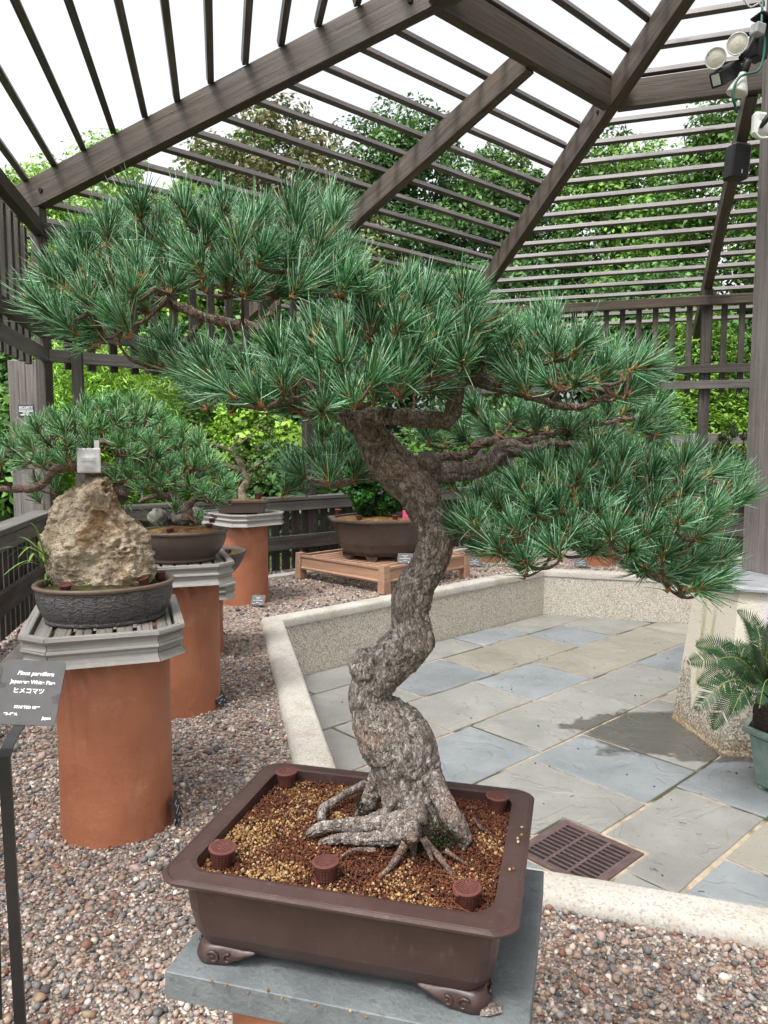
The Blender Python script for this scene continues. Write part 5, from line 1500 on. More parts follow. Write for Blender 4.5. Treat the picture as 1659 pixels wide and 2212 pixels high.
# burr on the bend and the callused knot under the hook
def burr(c, r, seed, sq=1.0):
    m = MB(); rings = []
    for j in range(26):
        ph = -math.pi / 2 + math.pi * (0.02 + 0.96 * j / 25)
        rings.append([tuple(Vector(c) + Vector((math.cos(ph) * math.cos(a), math.cos(ph) * math.sin(a), math.sin(ph) * sq)) * r * (1 + 0.22 * mnoise.noise((math.cos(a) * 2 + seed, math.sin(a) * 2, ph * 2)) + 0.07 * mnoise.noise((math.cos(a) * 9, math.sin(a) * 9 + seed, ph * 9)))) for a in [2 * math.pi * i / 36 for i in range(36)]])
    m.loft(rings, cap0=True, cap1=True); m.build('burr', M_bark, trunk, True, mw=Matrix())
burr((-0.0232, 0.968, 0.9075), 0.024, 1.0); burr((0.0465, 0.965, 0.9431), 0.020, 4.0, 1.2); burr((-0.0009, 0.955, 0.8169), 0.026, 7.0, 0.9); burr((0.0582, 0.975, 1.1795), 0.018, 9.0, 0.8)
ROOTS = [[(0.0509, 0.9068, 0.7350, 0.0146), (0.0145, 0.9206, 0.7150, 0.0141), (-0.0321, 0.9262, 0.7080, 0.0102), (-0.0719, 0.9356, 0.7030, 0.0082), (-0.0921, 0.9330, 0.6970, 0.0063), (-0.1022, 0.9381, 0.6860, 0.0030)],
 [(0.0408, 0.8840, 0.7250, 0.0136), (0.0082, 0.8980, 0.7080, 0.0104), (-0.0222, 0.9013, 0.7030, 0.0084), (-0.0547, 0.9104, 0.6980, 0.0068), (-0.0834, 0.9218, 0.6860, 0.0039)],
 [(-0.0010, 0.9512, 0.7850, 0.0123), (-0.0092, 0.9733, 0.7450, 0.0135), (-0.0192, 0.9826, 0.7150, 0.0127), (-0.0293, 0.9882, 0.6950, 0.0093), (-0.0396, 0.9970, 0.6800, 0.0039)],
 [(-0.0251, 1.0268, 0.7200, 0.0050), (-0.0525, 1.0225, 0.7060, 0.0056), (-0.0735, 1.0039, 0.7010, 0.0052), (-0.0850, 0.9891, 0.6980, 0.0070), (-0.0855, 0.9746, 0.6900, 0.0063)],
 [(0.0597, 0.9304, 0.7780, 0.0128), (0.0719, 0.9240, 0.7520, 0.0134), (0.0863, 0.9100, 0.7270, 0.0140), (0.1029, 0.9126, 0.7000, 0.0100), (0.0985, 0.9131, 0.6820, 0.0047)],
 [(0.0529, 0.8866, 0.7080, 0.0043), (0.0616, 0.8814, 0.7000, 0.0037), (0.0728, 0.8624, 0.6940, 0.0039), (0.0848, 0.8494, 0.6820, 0.0014)],
 [(0.0272, 0.8774, 0.7100, 0.0062), (0.0197, 0.8724, 0.7020, 0.0051), (0.0122, 0.8616, 0.6960, 0.0045), (0.0034, 0.8537, 0.6900, 0.0033), (-0.0081, 0.8494, 0.6820, 0.0014)],
 [(-0.0098, 0.8814, 0.7000, 0.0031), (-0.0399, 0.8867, 0.6970, 0.0024), (-0.0549, 0.8867, 0.6860, 0.0014)],
 [(0.0146, 0.9251, 0.7450, 0.0051), (0.0022, 0.9327, 0.7250, 0.0054), (-0.0265, 0.9488, 0.7060, 0.0028)],
 [(0.0490, 0.8705, 0.7200, 0.0056), (0.0549, 0.8699, 0.7050, 0.0034), (0.0591, 0.8659, 0.6950, 0.0017)],
 [(0.0339, 0.8606, 0.7300, 0.0083), (0.0371, 0.8822, 0.6980, 0.0048), (0.0341, 0.8811, 0.6830, 0.0017)],
 [(0.0765, 0.8814, 0.7000, 0.0037), (0.0879, 0.8756, 0.6940, 0.0025), (0.1041, 0.8741, 0.6840, 0.0011)],
 [(0.1228, 0.9683, 0.6950, 0.0022), (0.1302, 0.9497, 0.6930, 0.0025), (0.1399, 0.9503, 0.6860, 0.0012)]]
for i, rt in enumerate(ROOTS):
    big = rt[0][3] > 0.008
    m = MB(); m.tube([p[:3] for p in rt], [p[3] for p in rt], 48 if big else 14, step=0.0025, fn=bark_fn(0.0022 if big else 0.0009, 0.009 if big else 0.005, 0.10, i * 2.9))
    m.build('root', M_bark if i in (0, 1, 2, 3, 4, 8) else M_root, pine, True, mw=pinv)
BR = dict(left=[(-0.0668, 0.9650, 1.2503, 0.0097), (-0.0885, 0.9550, 1.2686, 0.0090), (-0.1172, 0.9500, 1.2973, 0.0083), (-0.1403, 0.9500, 1.3262, 0.0077), (-0.1575, 0.9500, 1.3481, 0.0071), (-0.1925, 0.9500, 1.3550, 0.0065), (-0.2273, 0.9500, 1.3641, 0.0059), (-0.2678, 0.9500, 1.3790, 0.0054), (-0.3083, 0.9500, 1.3893, 0.0042), (-0.3491, 0.9500, 1.3893, 0.0030)], left2=[(-0.1575, 0.9500, 1.3481, 0.0054), (-0.1365, 0.9700, 1.3874, 0.0049), (-0.1510, 0.9900, 1.4268, 0.0043), (-0.1764, 1.0000, 1.4648, 0.0038), (-0.2004, 1.0000, 1.4885, 0.0025)], left3=[(-0.1172, 0.9500, 1.2973, 0.0054), (-0.0892, 0.9700, 1.3582, 0.0049), (-0.0776, 0.9800, 1.4187, 0.0037), (-0.0833, 0.9800, 1.4653, 0.0025)], left4=[(-0.2273, 0.9500, 1.3641, 0.0042), (-0.2541, 0.9600, 1.3333, 0.0036), (-0.2903, 0.9800, 1.3063, 0.0031)], hook=[(-0.0087, 0.9620, 1.2067, 0.0145), (-0.0198, 0.9500, 1.2202, 0.0125), (-0.0256, 0.9450, 1.2318, 0.0118), (-0.0173, 0.9420, 1.2381, 0.0118), (0.0096, 0.9380, 1.2391, 0.0117), (0.0480, 0.9350, 1.2361, 0.0117), (0.0728, 0.9330, 1.2337, 0.0117), (0.0849, 0.9330, 1.2423, 0.0111), (0.0890, 0.9350, 1.2579, 0.0100), (0.0923, 0.9400, 1.2767, 0.0088), (0.0904, 0.9400, 1.2963, 0.0059)], c=[(0.0923, 0.9400, 1.2744, 0.0077), (0.1050, 0.9400, 1.2859, 0.0077), (0.1342, 0.9400, 1.2779, 0.0077), (0.1757, 0.9400, 1.2681, 0.0065), (0.2109, 0.9400, 1.2548, 0.0047), (0.2390, 0.9400, 1.2502, 0.0041), (0.2663, 0.9400, 1.2565, 0.0035), (0.3003, 0.9500, 1.2799, 0.0024)], b=[(0.0923, 0.9400, 1.2744, 0.0071), (0.0572, 0.9200, 1.2942, 0.0063), (0.0114, 0.9000, 1.2922, 0.0051), (-0.0382, 0.8900, 1.2911, 0.0039), (-0.0934, 0.8900, 1.2803, 0.0033), (-0.1502, 0.9000, 1.2757, 0.0023)], b2=[(0.0572, 0.9200, 1.2942, 0.0052), (0.0404, 0.9300, 1.3348, 0.0041), (0.0176, 0.9400, 1.3760, 0.0029)], right=[(0.0466, 0.9850, 1.1609, 0.0160), (0.0753, 0.9900, 1.1669, 0.0143), (0.1135, 1.0000, 1.1684, 0.0131), (0.1409, 1.0000, 1.1778, 0.0131), (0.1557, 1.0000, 1.1927, 0.0131), (0.1688, 1.0000, 1.1983, 0.0125), (0.1913, 1.0000, 1.1958, 0.0094), (0.2062, 1.0000, 1.2002, 0.0069), (0.2279, 1.0000, 1.2058, 0.0050), (0.2811, 1.0000, 1.1977, 0.0044), (0.3440, 1.0000, 1.1790, 0.0038), (0.4072, 1.0000, 1.1603, 0.0031), (0.4513, 1.0000, 1.1540, 0.0025)], wired=[(0.0477, 1.0100, 1.1756, 0.0070), (0.0736, 1.0200, 1.1849, 0.0064), (0.0974, 1.0300, 1.1867, 0.0064), (0.1205, 1.0300, 1.1925, 0.0064), (0.1352, 1.0300, 1.2059, 0.0064), (0.1640, 1.0300, 1.2104, 0.0058), (0.2045, 1.0400, 1.2086, 0.0052), (0.2626, 1.0800, 1.2243, 0.0041), (0.3278, 1.1200, 1.2356, 0.0035), (0.4078, 1.1500, 1.2472, 0.0029)], e=[(0.1669, 0.9950, 1.1804, 0.0081), (0.1807, 0.9800, 1.1611, 0.0061), (0.2030, 0.9500, 1.1354, 0.0054), (0.2488, 0.9400, 1.1035, 0.0047), (0.2989, 0.9300, 1.0596, 0.0041), (0.3205, 0.9300, 1.0430, 0.0041), (0.3342, 0.9300, 1.0388, 0.0035), (0.3604, 0.9300, 1.0293, 0.0029), (0.3891, 0.9300, 1.0364, 0.0023)], e2=[(0.2030, 0.9500, 1.1354, 0.0042), (0.1757, 0.9300, 1.1163, 0.0035), (0.1451, 0.9200, 1.0997, 0.0023)], f=[(0.0034, 0.9900, 1.1699, 0.0050), (-0.0190, 1.0300, 1.1578, 0.0045), (-0.0441, 1.0600, 1.1539, 0.0040), (-0.0789, 1.0900, 1.1465, 0.0034), (-0.1188, 1.1200, 1.1555, 0.0028)])
for k, pth in BR.items():
    big = pth[0][3] > 0.010
    m = MB(); m.tube([p[:3] for p in pth], [p[3] for p in pth], 64 if big else 24, step=0.0025, fn=bark_fn(0.0024 if big else 0.0012, 0.010 if big else 0.007, 0.08, len(k) * 1.3 + pth[0][0]))
    m.build('branch', M_bark if k in ('right',) else M_bark_up, pine, True, mw=pinv)
for k, tpm in (('left', 28), ('c', 30), ('wired', 26), ('e', 30), ('b', 26), ('left2', 30), ('f', 32)):
    m = MB(); m.tube(helix(BR[k], tpm, 0.0016), 0.0016, 6); m.build('training_wire', M_wire, pine, True, mw=pinv)
# callus ring round the old cut
kc = Vector((-0.0138, 0.945, 1.2154))
m = MB(); ring_ = [tuple(kc + Vector((math.cos(a) * 0.0155, -0.004 * math.sin(a * 2), math.sin(a) * 0.013))) for a in [2 * math.pi * i / 24 for i in range(25)]]
m.tube(ring_, 0.0045, 10); m.build('callus', M_bark, pine, True, mw=pinv)
m = MB(); m.lathe([(0.0005, 0.0), (0.014, 0.0)], 20, T=Matrix.Translation(kc + Vector((0, 0.0015, 0))) @ Matrix.Rotation(math.pi / 2, 4, 'X')); m.build('old_cut', plain('bare_wood', (0.16, 0.15, 0.10), 0.8, 0.3, 60), pine, mw=pinv)
skel = []
for k, pth in BR.items():
    P, _ = spline([Vector(p[:3]) for p in pth], [p[3] for p in pth], 0.012)
    skel += P[len(P) // 4:] if k in ('left', 'hook', 'right', 'wired') else P[2:]
PADS = [([(-0.454, 1.419), (-0.424, 1.440), (-0.406, 1.460), (-0.363, 1.480), (-0.340, 1.502), (-0.305, 1.516), (-0.270, 1.524), (-0.236, 1.520), (-0.201, 1.522), (-0.155, 1.508), (-0.126, 1.510), (-0.097, 1.522), (-0.051, 1.520), (-0.032, 1.463), (-0.028, 1.423), (-0.040, 1.389), (-0.081, 1.384), (-0.122, 1.395), (-0.157, 1.389), (-0.209, 1.401), (-0.250, 1.406), (-0.291, 1.389), (-0.315, 1.361), (-0.339, 1.329), (-0.393, 1.329), (-0.416, 1.355), (-0.438, 1.384)], 0.8, 1.1, 3, 0.0335, 0.97),
 ([(-0.350, 1.347), (-0.312, 1.366), (-0.256, 1.353), (-0.225, 1.329), (-0.245, 1.285), (-0.270, 1.273), (-0.313, 1.304)], 0.95, 1.08, 2, 0.032, 0.95),
 ([(-0.240, 1.293), (-0.211, 1.320), (-0.163, 1.306), (-0.130, 1.336), (-0.097, 1.349), (-0.059, 1.378), (-0.027, 1.396), (0.011, 1.413), (0.049, 1.407), (0.097, 1.402), (0.122, 1.378), (0.136, 1.346), (0.098, 1.306), (0.085, 1.279), (0.055, 1.266), (0.017, 1.263), (-0.022, 1.263), (-0.071, 1.244), (-0.114, 1.247), (-0.158, 1.233), (-0.197, 1.242), (-0.229, 1.263)], 0.76, 1.0, 3, 0.0335, 0.97),
 ([(0.091, 1.335), (0.129, 1.364), (0.169, 1.371), (0.204, 1.382), (0.234, 1.361), (0.275, 1.346), (0.316, 1.338), (0.349, 1.318), (0.344, 1.280), (0.307, 1.251), (0.271, 1.280), (0.218, 1.274), (0.153, 1.280), (0.106, 1.297)], 0.84, 1.06, 3, 0.0335, 0.97),
 ([(0.052, 1.248), (0.125, 1.285), (0.183, 1.270), (0.242, 1.277), (0.308, 1.252), (0.373, 1.285), (0.454, 1.277), (0.470, 1.234), (0.420, 1.205), (0.331, 1.205), (0.257, 1.227), (0.184, 1.227), (0.125, 1.212), (0.067, 1.205)], 1.06, 1.3, 2, 0.036, 1.0),
 ([(0.077, 1.110), (0.104, 1.137), (0.152, 1.158), (0.182, 1.189), (0.224, 1.201), (0.278, 1.222), (0.339, 1.210), (0.387, 1.207), (0.442, 1.189), (0.478, 1.180), (0.472, 1.134), (0.445, 1.113), (0.465, 1.076), (0.486, 1.048), (0.449, 1.023), (0.407, 1.001), (0.363, 1.023), (0.313, 1.060), (0.251, 1.067), (0.215, 1.054), (0.185, 1.023), (0.153, 1.060), (0.104, 1.067)], 0.82, 1.12, 3, 0.0335, 0.97),
 ([(-0.166, 1.173), (-0.130, 1.218), (-0.075, 1.242), (-0.027, 1.225), (0.000, 1.187), (-0.020, 1.146), (-0.089, 1.143), (-0.145, 1.129)], 1.02, 1.18, 2, 0.033, 1.0),
 ([(0.079, 1.169), (0.150, 1.162), (0.215, 1.148), (0.215, 1.112), (0.136, 1.112), (0.093, 1.133)], 1.08, 1.2, 2, 0.036, 1.0)]
alltufts = []
for pad in PADS: alltufts += sample_pad(pad, pr)
tw = twigs(alltufts, skel, rr_=pr)
tw.build('twigs', M_twig, pine, True, mw=pinv)['kind'] = 'stuff'
pine_crown(pine, alltufts, TUFTS, pr, 300)
print('main tufts', len(alltufts))
# moss in the crevices of the root base
n = 3000
mc = [((0.074, 0.902, 0.7105), 0.020, 0.018), ((0.0202, 0.955, 0.7174), 0.006, 0.022), ((0.0742, 0.945, 0.7257), 0.006, 0.022), ((-0.0298, 0.985, 0.7069), 0.008, 0.018), ((0.0441, 0.893, 0.6922), 0.030, 0.012), ((0.0619, 0.897, 0.701), 0.022, 0.016)]
pts = []
for i in range(n):
    c, sx, sz = mc[i % len(mc)]
    pts.append((c[0] + pr.gauss(0, sx * 0.5), c[1] + pr.gauss(0, 0.006), c[2] + pr.gauss(0, sz * 0.5)))
o = place('moss', pebbles('moss', np.array(pts), np.array([pr.uniform(0.0007, 0.0017) for _ in pts]), [(0.022, 0.036, 0.008), (0.035, 0.06, 0.010), (0.016, 0.02, 0.008), (0.025, 0.016, 0.010), (0.03, 0.018, 0.012), (0.02, 0.012, 0.009)], (0.7, 1), 5, 0.35, M_grain, low=True), pine, mw=pinv)
o['kind'] = 'stuff'

# --- pine clinging to the tan rock
pr = random.Random(5)
p1 = thing('rock_pine', 'white pine bonsai growing from behind the tan rock', 'bonsai tree', (-0.86, 2.40, 0.75)); i1 = MWS[p1.name].inverted()
B1 = [[(-0.8607, 2.4000, 1.0369, 0.0301), (-0.8601, 2.4200, 1.0887, 0.0273), (-0.8926, 2.4000, 1.1196, 0.0255), (-0.9214, 2.3400, 1.1275, 0.0220), (-0.9711, 2.3200, 1.1397, 0.0174), (-1.0295, 2.3200, 1.1310, 0.0145), (-1.0824, 2.3200, 1.0788, 0.0131), (-1.1482, 2.3200, 1.0700, 0.0116), (-1.2208, 2.3200, 1.0715, 0.0087)],
 [(-0.8662, 2.4200, 1.0887, 0.0182), (-0.8554, 2.4000, 1.1586, 0.0135), (-0.8620, 2.3800, 1.1960, 0.0119), (-0.8908, 2.3600, 1.2180, 0.0103), (-0.9189, 2.3400, 1.1990, 0.0088)],
 [(-0.8554, 2.4000, 1.1586, 0.0120), (-0.8115, 2.3800, 1.1960, 0.0104), (-0.7317, 2.3600, 1.1710, 0.0074), (-0.6766, 2.3600, 1.1945, 0.0059)],
 [(-0.9711, 2.3200, 1.1397, 0.0116), (-1.0367, 2.3400, 1.1728, 0.0088), (-1.1330, 2.3600, 1.1945, 0.0074), (-1.2070, 2.3600, 1.1872, 0.0059)],
 [(-0.8620, 2.3800, 1.1960, 0.0089), (-0.8509, 2.4000, 1.2540, 0.0075), (-0.9013, 2.4200, 1.3142, 0.0061), (-0.9759, 2.4200, 1.3291, 0.0045)],
 [(-0.8115, 2.3800, 1.1960, 0.0075), (-0.7823, 2.4200, 1.2694, 0.0061), (-0.7567, 2.4400, 1.3302, 0.0046)]]
sk = []
for k, pth in enumerate(B1):
    m = MB(); m.tube([p[:3] for p in pth], [p[3] for p in pth], 20, step=0.006, fn=bark_fn(0.0025, 0.014, 0.08, k))
    m.build('trunk' if k == 0 else 'branch', M_bark_up, p1, True, mw=i1)
    P, _ = spline([Vector(p[:3]) for p in pth], [1] * len(pth), 0.02); sk += P[3:]
    m = MB(); m.tube(helix(pth, 16, 0.002), 0.0022, 6); m.build('training_wire', M_wire, p1, True, mw=i1)
P1_PADS = [([(-1.236, 1.209), (-1.189, 1.276), (-1.098, 1.313), (-1.008, 1.339), (-0.910, 1.375), (-0.799, 1.386), (-0.726, 1.354), (-0.675, 1.305), (-0.669, 1.254), (-0.744, 1.209), (-0.805, 1.172), (-0.909, 1.194), (-1.015, 1.150), (-1.105, 1.135), (-1.194, 1.142), (-1.284, 1.135), (-1.296, 1.209)], 2.18, 2.6, 3, 0.054, 1.25),
 ([(-1.204, 1.116), (-1.093, 1.132), (-1.065, 1.069), (-1.114, 1.006), (-1.192, 1.022)], 2.4, 2.6, 1, 0.06, 1.1),
 ([(-0.900, 1.135), (-0.792, 1.209), (-0.673, 1.209), (-0.645, 1.120), (-0.752, 1.060), (-0.856, 1.075)], 2.3, 2.5, 3, 0.054, 1.25)]
tf = []
for pad in P1_PADS: tf += sample_pad(pad, pr, 0.035)
twigs(tf, sk, 0.004, 0.002, rr_=pr).build('twigs', M_twig, p1, True, mw=i1)['kind'] = 'stuff'
pine_crown(p1, tf, TUFTS_G, pr); print('rock pine', len(tf))
# --- pine in the plain oval pot
p2 = thing('pot_pine', 'white pine bonsai with stones in the plain brown oval pot', 'bonsai tree', (-0.91, 3.43, 0.78)); i2 = MWS[p2.name].inverted()
B2 = [[(-0.9135, 3.4200, 0.8597, 0.0300), (-0.9214, 3.4300, 0.9129, 0.0279), (-0.9706, 3.4400, 0.9554, 0.0215), (-1.0342, 3.4400, 0.9986, 0.0172), (-1.0744, 3.4400, 1.1063, 0.0129)],
 [(-0.9214, 3.4300, 0.9129, 0.0193), (-0.8790, 3.4200, 0.9568, 0.0150), (-0.8145, 3.4200, 0.9654, 0.0107), (-0.7494, 3.4200, 0.9998, 0.0086)],
 [(-0.9706, 3.4400, 0.9554, 0.0151), (-0.9248, 3.4400, 1.0633, 0.0129), (-0.8584, 3.4400, 1.1492, 0.0086)],
 [(-0.9706, 3.4400, 0.9554, 0.0151), (-1.0441, 3.4000, 0.9775, 0.0128), (-1.1303, 3.4000, 0.9475, 0.0085)]]
sk = []
for k, pth in enumerate(B2):
    m = MB(); m.tube([p[:3] for p in pth], [p[3] for p in pth], 16, step=0.008, fn=bark_fn(0.003, 0.018, 0.08, k))
    m.build('trunk' if k == 0 else 'branch', M_bark_up, p2, True, mw=i2)
    P, _ = spline([Vector(p[:3]) for p in pth], [1] * len(pth), 0.02); sk += P[3:]
P2_PADS = [([(-1.121, 1.277), (-0.992, 1.340), (-0.887, 1.298), (-0.783, 1.213), (-0.722, 1.107), (-0.685, 1.022), (-0.725, 0.948), (-0.831, 0.958), (-0.958, 1.001), (-1.107, 1.022), (-1.146, 1.150)], 3.2, 3.6, 4, 0.075, 1.6),
 ([(-0.994, 0.945), (-0.889, 0.986), (-0.808, 0.924), (-0.788, 0.861), (-0.913, 0.861)], 3.2, 3.4, 1, 0.085, 1.4)]
tf = []
for pad in P2_PADS: tf += sample_pad(pad, pr, 0.035)
twigs(tf, sk, 0.005, 0.003, rr_=pr).build('twigs', M_twig, p2, True, mw=i2)['kind'] = 'stuff'
pine_crown(p2, tf, TUFTS_G, pr); print('pot pine', len(tf))

# ================================================================== LEAFY PLANTS
def leaves(name, P, nrm, size, cols, r_, aspect=0.55, jitter=0.25):
    """diamond leaves at P with normals nrm"""
    n = len(P)
    nrm = nrm / (np.linalg.norm(nrm, axis=1, keepdims=True) + 1e-9)
    t = r_.normal(size=(n, 3)); t -= nrm * (t * nrm).sum(1, keepdims=True); t /= (np.linalg.norm(t, axis=1, keepdims=True) + 1e-9)
    b = np.cross(nrm, t)
    s = (size * r_.uniform(0.65, 1.3, n))[:, None] if np.ndim(size) == 0 else size[:, None]
    V = np.stack([P - t * s, P + b * s * aspect - t * s * 0.1 + nrm * s * 0.12, P + t * s, P - b * s * aspect - t * s * 0.1 + nrm * s * 0.12], 1)
    F = np.arange(n * 4).reshape(n, 4)
    col = np.repeat(cols, 4, 0)
    return mesh_np(name, V.reshape(-1, 3), F, [M_leaf], False, col)
def clumps(centers, radii, per, r_, flat=0.75, up=0.6):
    P, N, K = [], [], []
    for i, (c, rad) in enumerate(zip(centers, radii)):
        k = per
        d = r_.normal(size=(k, 3)); d /= np.linalg.norm(d, axis=1, keepdims=True)
        u = r_.uniform(0.35, 1.0, k)[:, None] ** 0.5
        p = d * u * rad; p[:, 2] *= flat
        P.append(c + p); nn = d * 0.8 + r_.normal(size=(k, 3)) * 0.55; nn[:, 2] += up
        N.append(nn); K.append(np.full(k, i))
    return np.concatenate(P), np.concatenate(N), np.concatenate(K)
def palette(K, r_, cols, n, cl=0.30, lf=0.22):
    base = np.asarray(cols)
    ci = r_.integers(0, len(base), K.max() + 1)
    c = base[ci][K] * (1 + r_.uniform(-cl, cl, K.max() + 1)[K])[:, None]
    return np.clip(c * r_.uniform(1 - lf, 1 + lf, (n, 1)), 0.005, 0.9)
def crown_tree(name, label, loc, h, w, z0, cols, seed, nc=150, per=245, leaf=0.066, group=None, cat='tree', trunk_r=0.16, lean=0.0):
    r_ = np.random.default_rng(seed); rr_ = random.Random(seed)
    t = thing(name, label, cat, loc, 0, group)
    cz, hz, hw = (z0 + h) / 2, (h - z0) / 2, w / 2
    C, Rd = [], []
    off = r_.uniform(0, 50)
    while len(C) < nc:
        d = r_.normal(size=3); d /= np.linalg.norm(d); u = r_.uniform(0.25, 1) ** 0.45
        lobes = 0.80 + 0.38 * mnoise.noise((d[0] * 2.1 + off, d[1] * 2.1, d[2] * 2.1))
        tp = 1.0 - 0.10 * max(0, d[2])
        C.append(np.array([d[0] * hw * u * lobes * tp, d[1] * hw * 0.8 * u * lobes * tp, cz + d[2] * hz * u * (0.9 + 0.25 * lobes - 0.2)])); Rd.append(r_.uniform(0.42, 0.80) * w / 5.5)
    P, N, K = clumps(C, Rd, per, r_)
    col = palette(K, r_, cols, len(P))
    place('crown', leaves('crown', P, N, leaf, col, r_), t)
    m = MB(); m.tube([(0, 0, -0.1), (lean * 0.3, 0.05, z0 * 0.6), (lean, 0, cz), (lean * 1.2, 0.1, h * 0.85)], [trunk_r, trunk_r * 0.85, trunk_r * 0.6, trunk_r * 0.2], 10, step=0.3)
    m.build('trunk', M_treebark, t, True)
    for k in range(9):
        c = C[rr_.randrange(len(C))]; s = rr_.uniform(0.45, 0.9) * z0 + 0.35 * rr_.random() * (h - z0)
        m = MB(); a = Vector((lean * 0.7, 0.03, s)); b = Vector(c); m.tube([a, a.lerp(b, 0.5) + Vector((0, 0, 0.25)), b], [trunk_r * 0.38, trunk_r * 0.24, trunk_r * 0.08], 7, step=0.3); m.build('limb', M_treebark, t, True)
    return t
MAPLE = [(0.1434, 0.2719, 0.04294), (0.1857, 0.3291, 0.05007), (0.1074, 0.2147, 0.03573), (0.2147, 0.3432, 0.07154)]
OAK = [(0.09832, 0.1708, 0.0414), (0.1294, 0.207, 0.04968), (0.1552, 0.1811, 0.05692), (0.0828, 0.1501, 0.03933), (0.1863, 0.1708, 0.07245)]
DARK = [(0.05015, 0.1153, 0.0341), (0.0682, 0.1454, 0.04213), (0.08826, 0.1805, 0.05015), (0.06018, 0.1304, 0.04513)]
GREEN = [(0.06806, 0.1552, 0.02723), (0.09901, 0.2046, 0.03465), (0.05569, 0.1238, 0.02475)]
for i, (nm, lb, x, y, h, w, z0, cols, sd) in enumerate([
    ('maple_tree', 'light green maple tree behind the lower left end of the long rafter', -5.3, 17.5, 8.3, 6.4, 2.0, MAPLE, 11),
    ('oak_tree', 'olive green oak tree with brownish sprays above the left crown pad', -2.5, 18.2, 9.5, 6.0, 2.2, OAK, 12),
    ('oak_tree', 'dark green oak tree behind the middle rafter', 0.6, 19.0, 9.9, 5.4, 2.2, DARK, 13),
    ('oak_tree', 'mid green oak tree between the two central rafters', 3.0, 19.8, 9.2, 5.0, 2.0, OAK[:2] + DARK[2:], 14),
    ('oak_tree', 'fresh green broad tree right of the second hip rafter', 6.0, 19.5, 9.6, 5.6, 2.0, GREEN + MAPLE[:1], 15),
    ('maple_tree', 'tall deep green maple tree at the right behind the lamps', 8.5, 17.6, 9.9, 6.0, 1.8, GREEN, 16),
    ('maple_tree', 'pale tree top just above the left fence corner', -8.9, 20.5, 9.4, 5.4, 2.4, MAPLE, 17),
    ('oak_tree', 'dark tree at the far right behind the timber post', 12.2, 18.0, 10.0, 5.2, 1.8, DARK, 18),
    ('oak_tree', 'dark tree outside the left fence', -13.0, 17.0, 8.5, 5.2, 1.8, DARK, 19)]):
    crown_tree(nm, lb, (x, y, 0), h, w, z0, cols, sd, group='trees beyond the pavilion')
# dense understory closing the view under the crowns
ur = np.random.default_rng(40)
for i, (x, y, h, w, lb) in enumerate([(-9.5, 15.5, 4.2, 4.6, 'dark evergreen thicket outside the left fence corner'), (-5.6, 16.0, 4.6, 4.8, 'dark evergreen thicket behind the rock pine'), (-1.6, 16.5, 5.2, 4.8, 'dark evergreen thicket behind the crown of the main pine'), (2.2, 17.0, 5.6, 4.8, 'dark evergreen thicket right of the main pine crown'), (5.8, 16.5, 5.6, 4.8, 'dark evergreen thicket behind the slatted roof on the right'), (9.6, 15.5, 5.6, 4.8, 'dark evergreen thicket behind the timber post')]):
    crown_tree('evergreen_thicket', lb, (x, y, 0), h, w, 0.1, DARK, 60 + i, 115, 200, 0.078, 'evergreen thickets', 'shrub', 0.08)
def shrub(name, label, loc, h, wx, wy, cols, seed, nc=40, per=160, leaf=0.045, cone=0.0, aspect=0.5, up=0.6, rscale=1.0, cat='shrub', z0=0.0, stems=4):
    r_ = np.random.default_rng(seed); t = thing(name, label, cat, loc)
    C, Rd = [], []
    for k in range(nc):
        d = r_.normal(size=3); d /= np.linalg.norm(d); u = r_.uniform(0.3, 1) ** 0.5
        zz = 0.5 + 0.5 * d[2] * u; s = 1 - cone * zz
        C.append(np.array([d[0] * wx / 2 * u * s, d[1] * wy / 2 * u * s, z0 + (h - z0) * zz])); Rd.append(r_.uniform(0.10, 0.2) * max(wx, h - z0) * rscale)
    P, N, K = clumps(C, Rd, per, r_, 0.9, up)
    place('foliage', leaves('foliage', P, N, leaf, palette(K, r_, cols, len(P)), r_, aspect), t)
    m = MB()
    for k in range(stems):
        c = C[k]; m.tube([(c[0] * 0.1, c[1] * 0.1, -0.02 + min(0, z0)), (c[0] * 0.5, c[1] * 0.5, z0 + (c[2] - z0) * 0.5), tuple(c)], [0.02, 0.014, 0.006], 6, step=0.1)
    m.build('stems', M_treebark, t, True)
    return t
LIME = [(0.172, 0.319, 0.0275), (0.2125, 0.374, 0.0385), (0.1316, 0.264, 0.022), (0.2429, 0.385, 0.066)]
CYP = [(0.0765, 0.1764, 0.01346), (0.1151, 0.2385, 0.018), (0.05355, 0.1327, 0.0108), (0.145, 0.2646, 0.027)]
shrub('cypress_shrub', 'lime green conical cypress behind the right lattice screen', (5.25, 12.3, 0), 3.5, 1.9, 1.5, CYP, 71, 70, 260, 0.05, 0.55, 0.35, 1.0)
shrub('cypress_hedge', 'rounded yellow green cypress bush below the right lattice rail', (4.75, 11.7, 0), 2.15, 2.4, 1.4, CYP, 72, 80, 260, 0.05, 0.15, 0.35, 1.0)
shrub('cypress_hedge', 'second rounded cypress bush beside the timber post', (6.2, 11.9, 0), 2.25, 2.0, 1.4, CYP[:3], 73, 60, 240, 0.05, 0.15, 0.35, 1.0)
shrub('feathery_shrub', 'bright lime feathery shrub behind the rock pine', (-3.25, 8.7, 0), 2.5, 1.9, 1.2, [(c[0] * 1.2, c[1] * 1.25, c[2] * 1.3) for c in LIME], 74, 70, 330, 0.05, 0.1, 0.16, 0.2)
shrub('ginkgo_shrub', 'bright lime shrub behind the farthest left pedestal', (-1.55, 9.1, 0), 1.75, 1.5, 1.0, LIME, 75, 55, 200, 0.045, 0.0, 0.7)
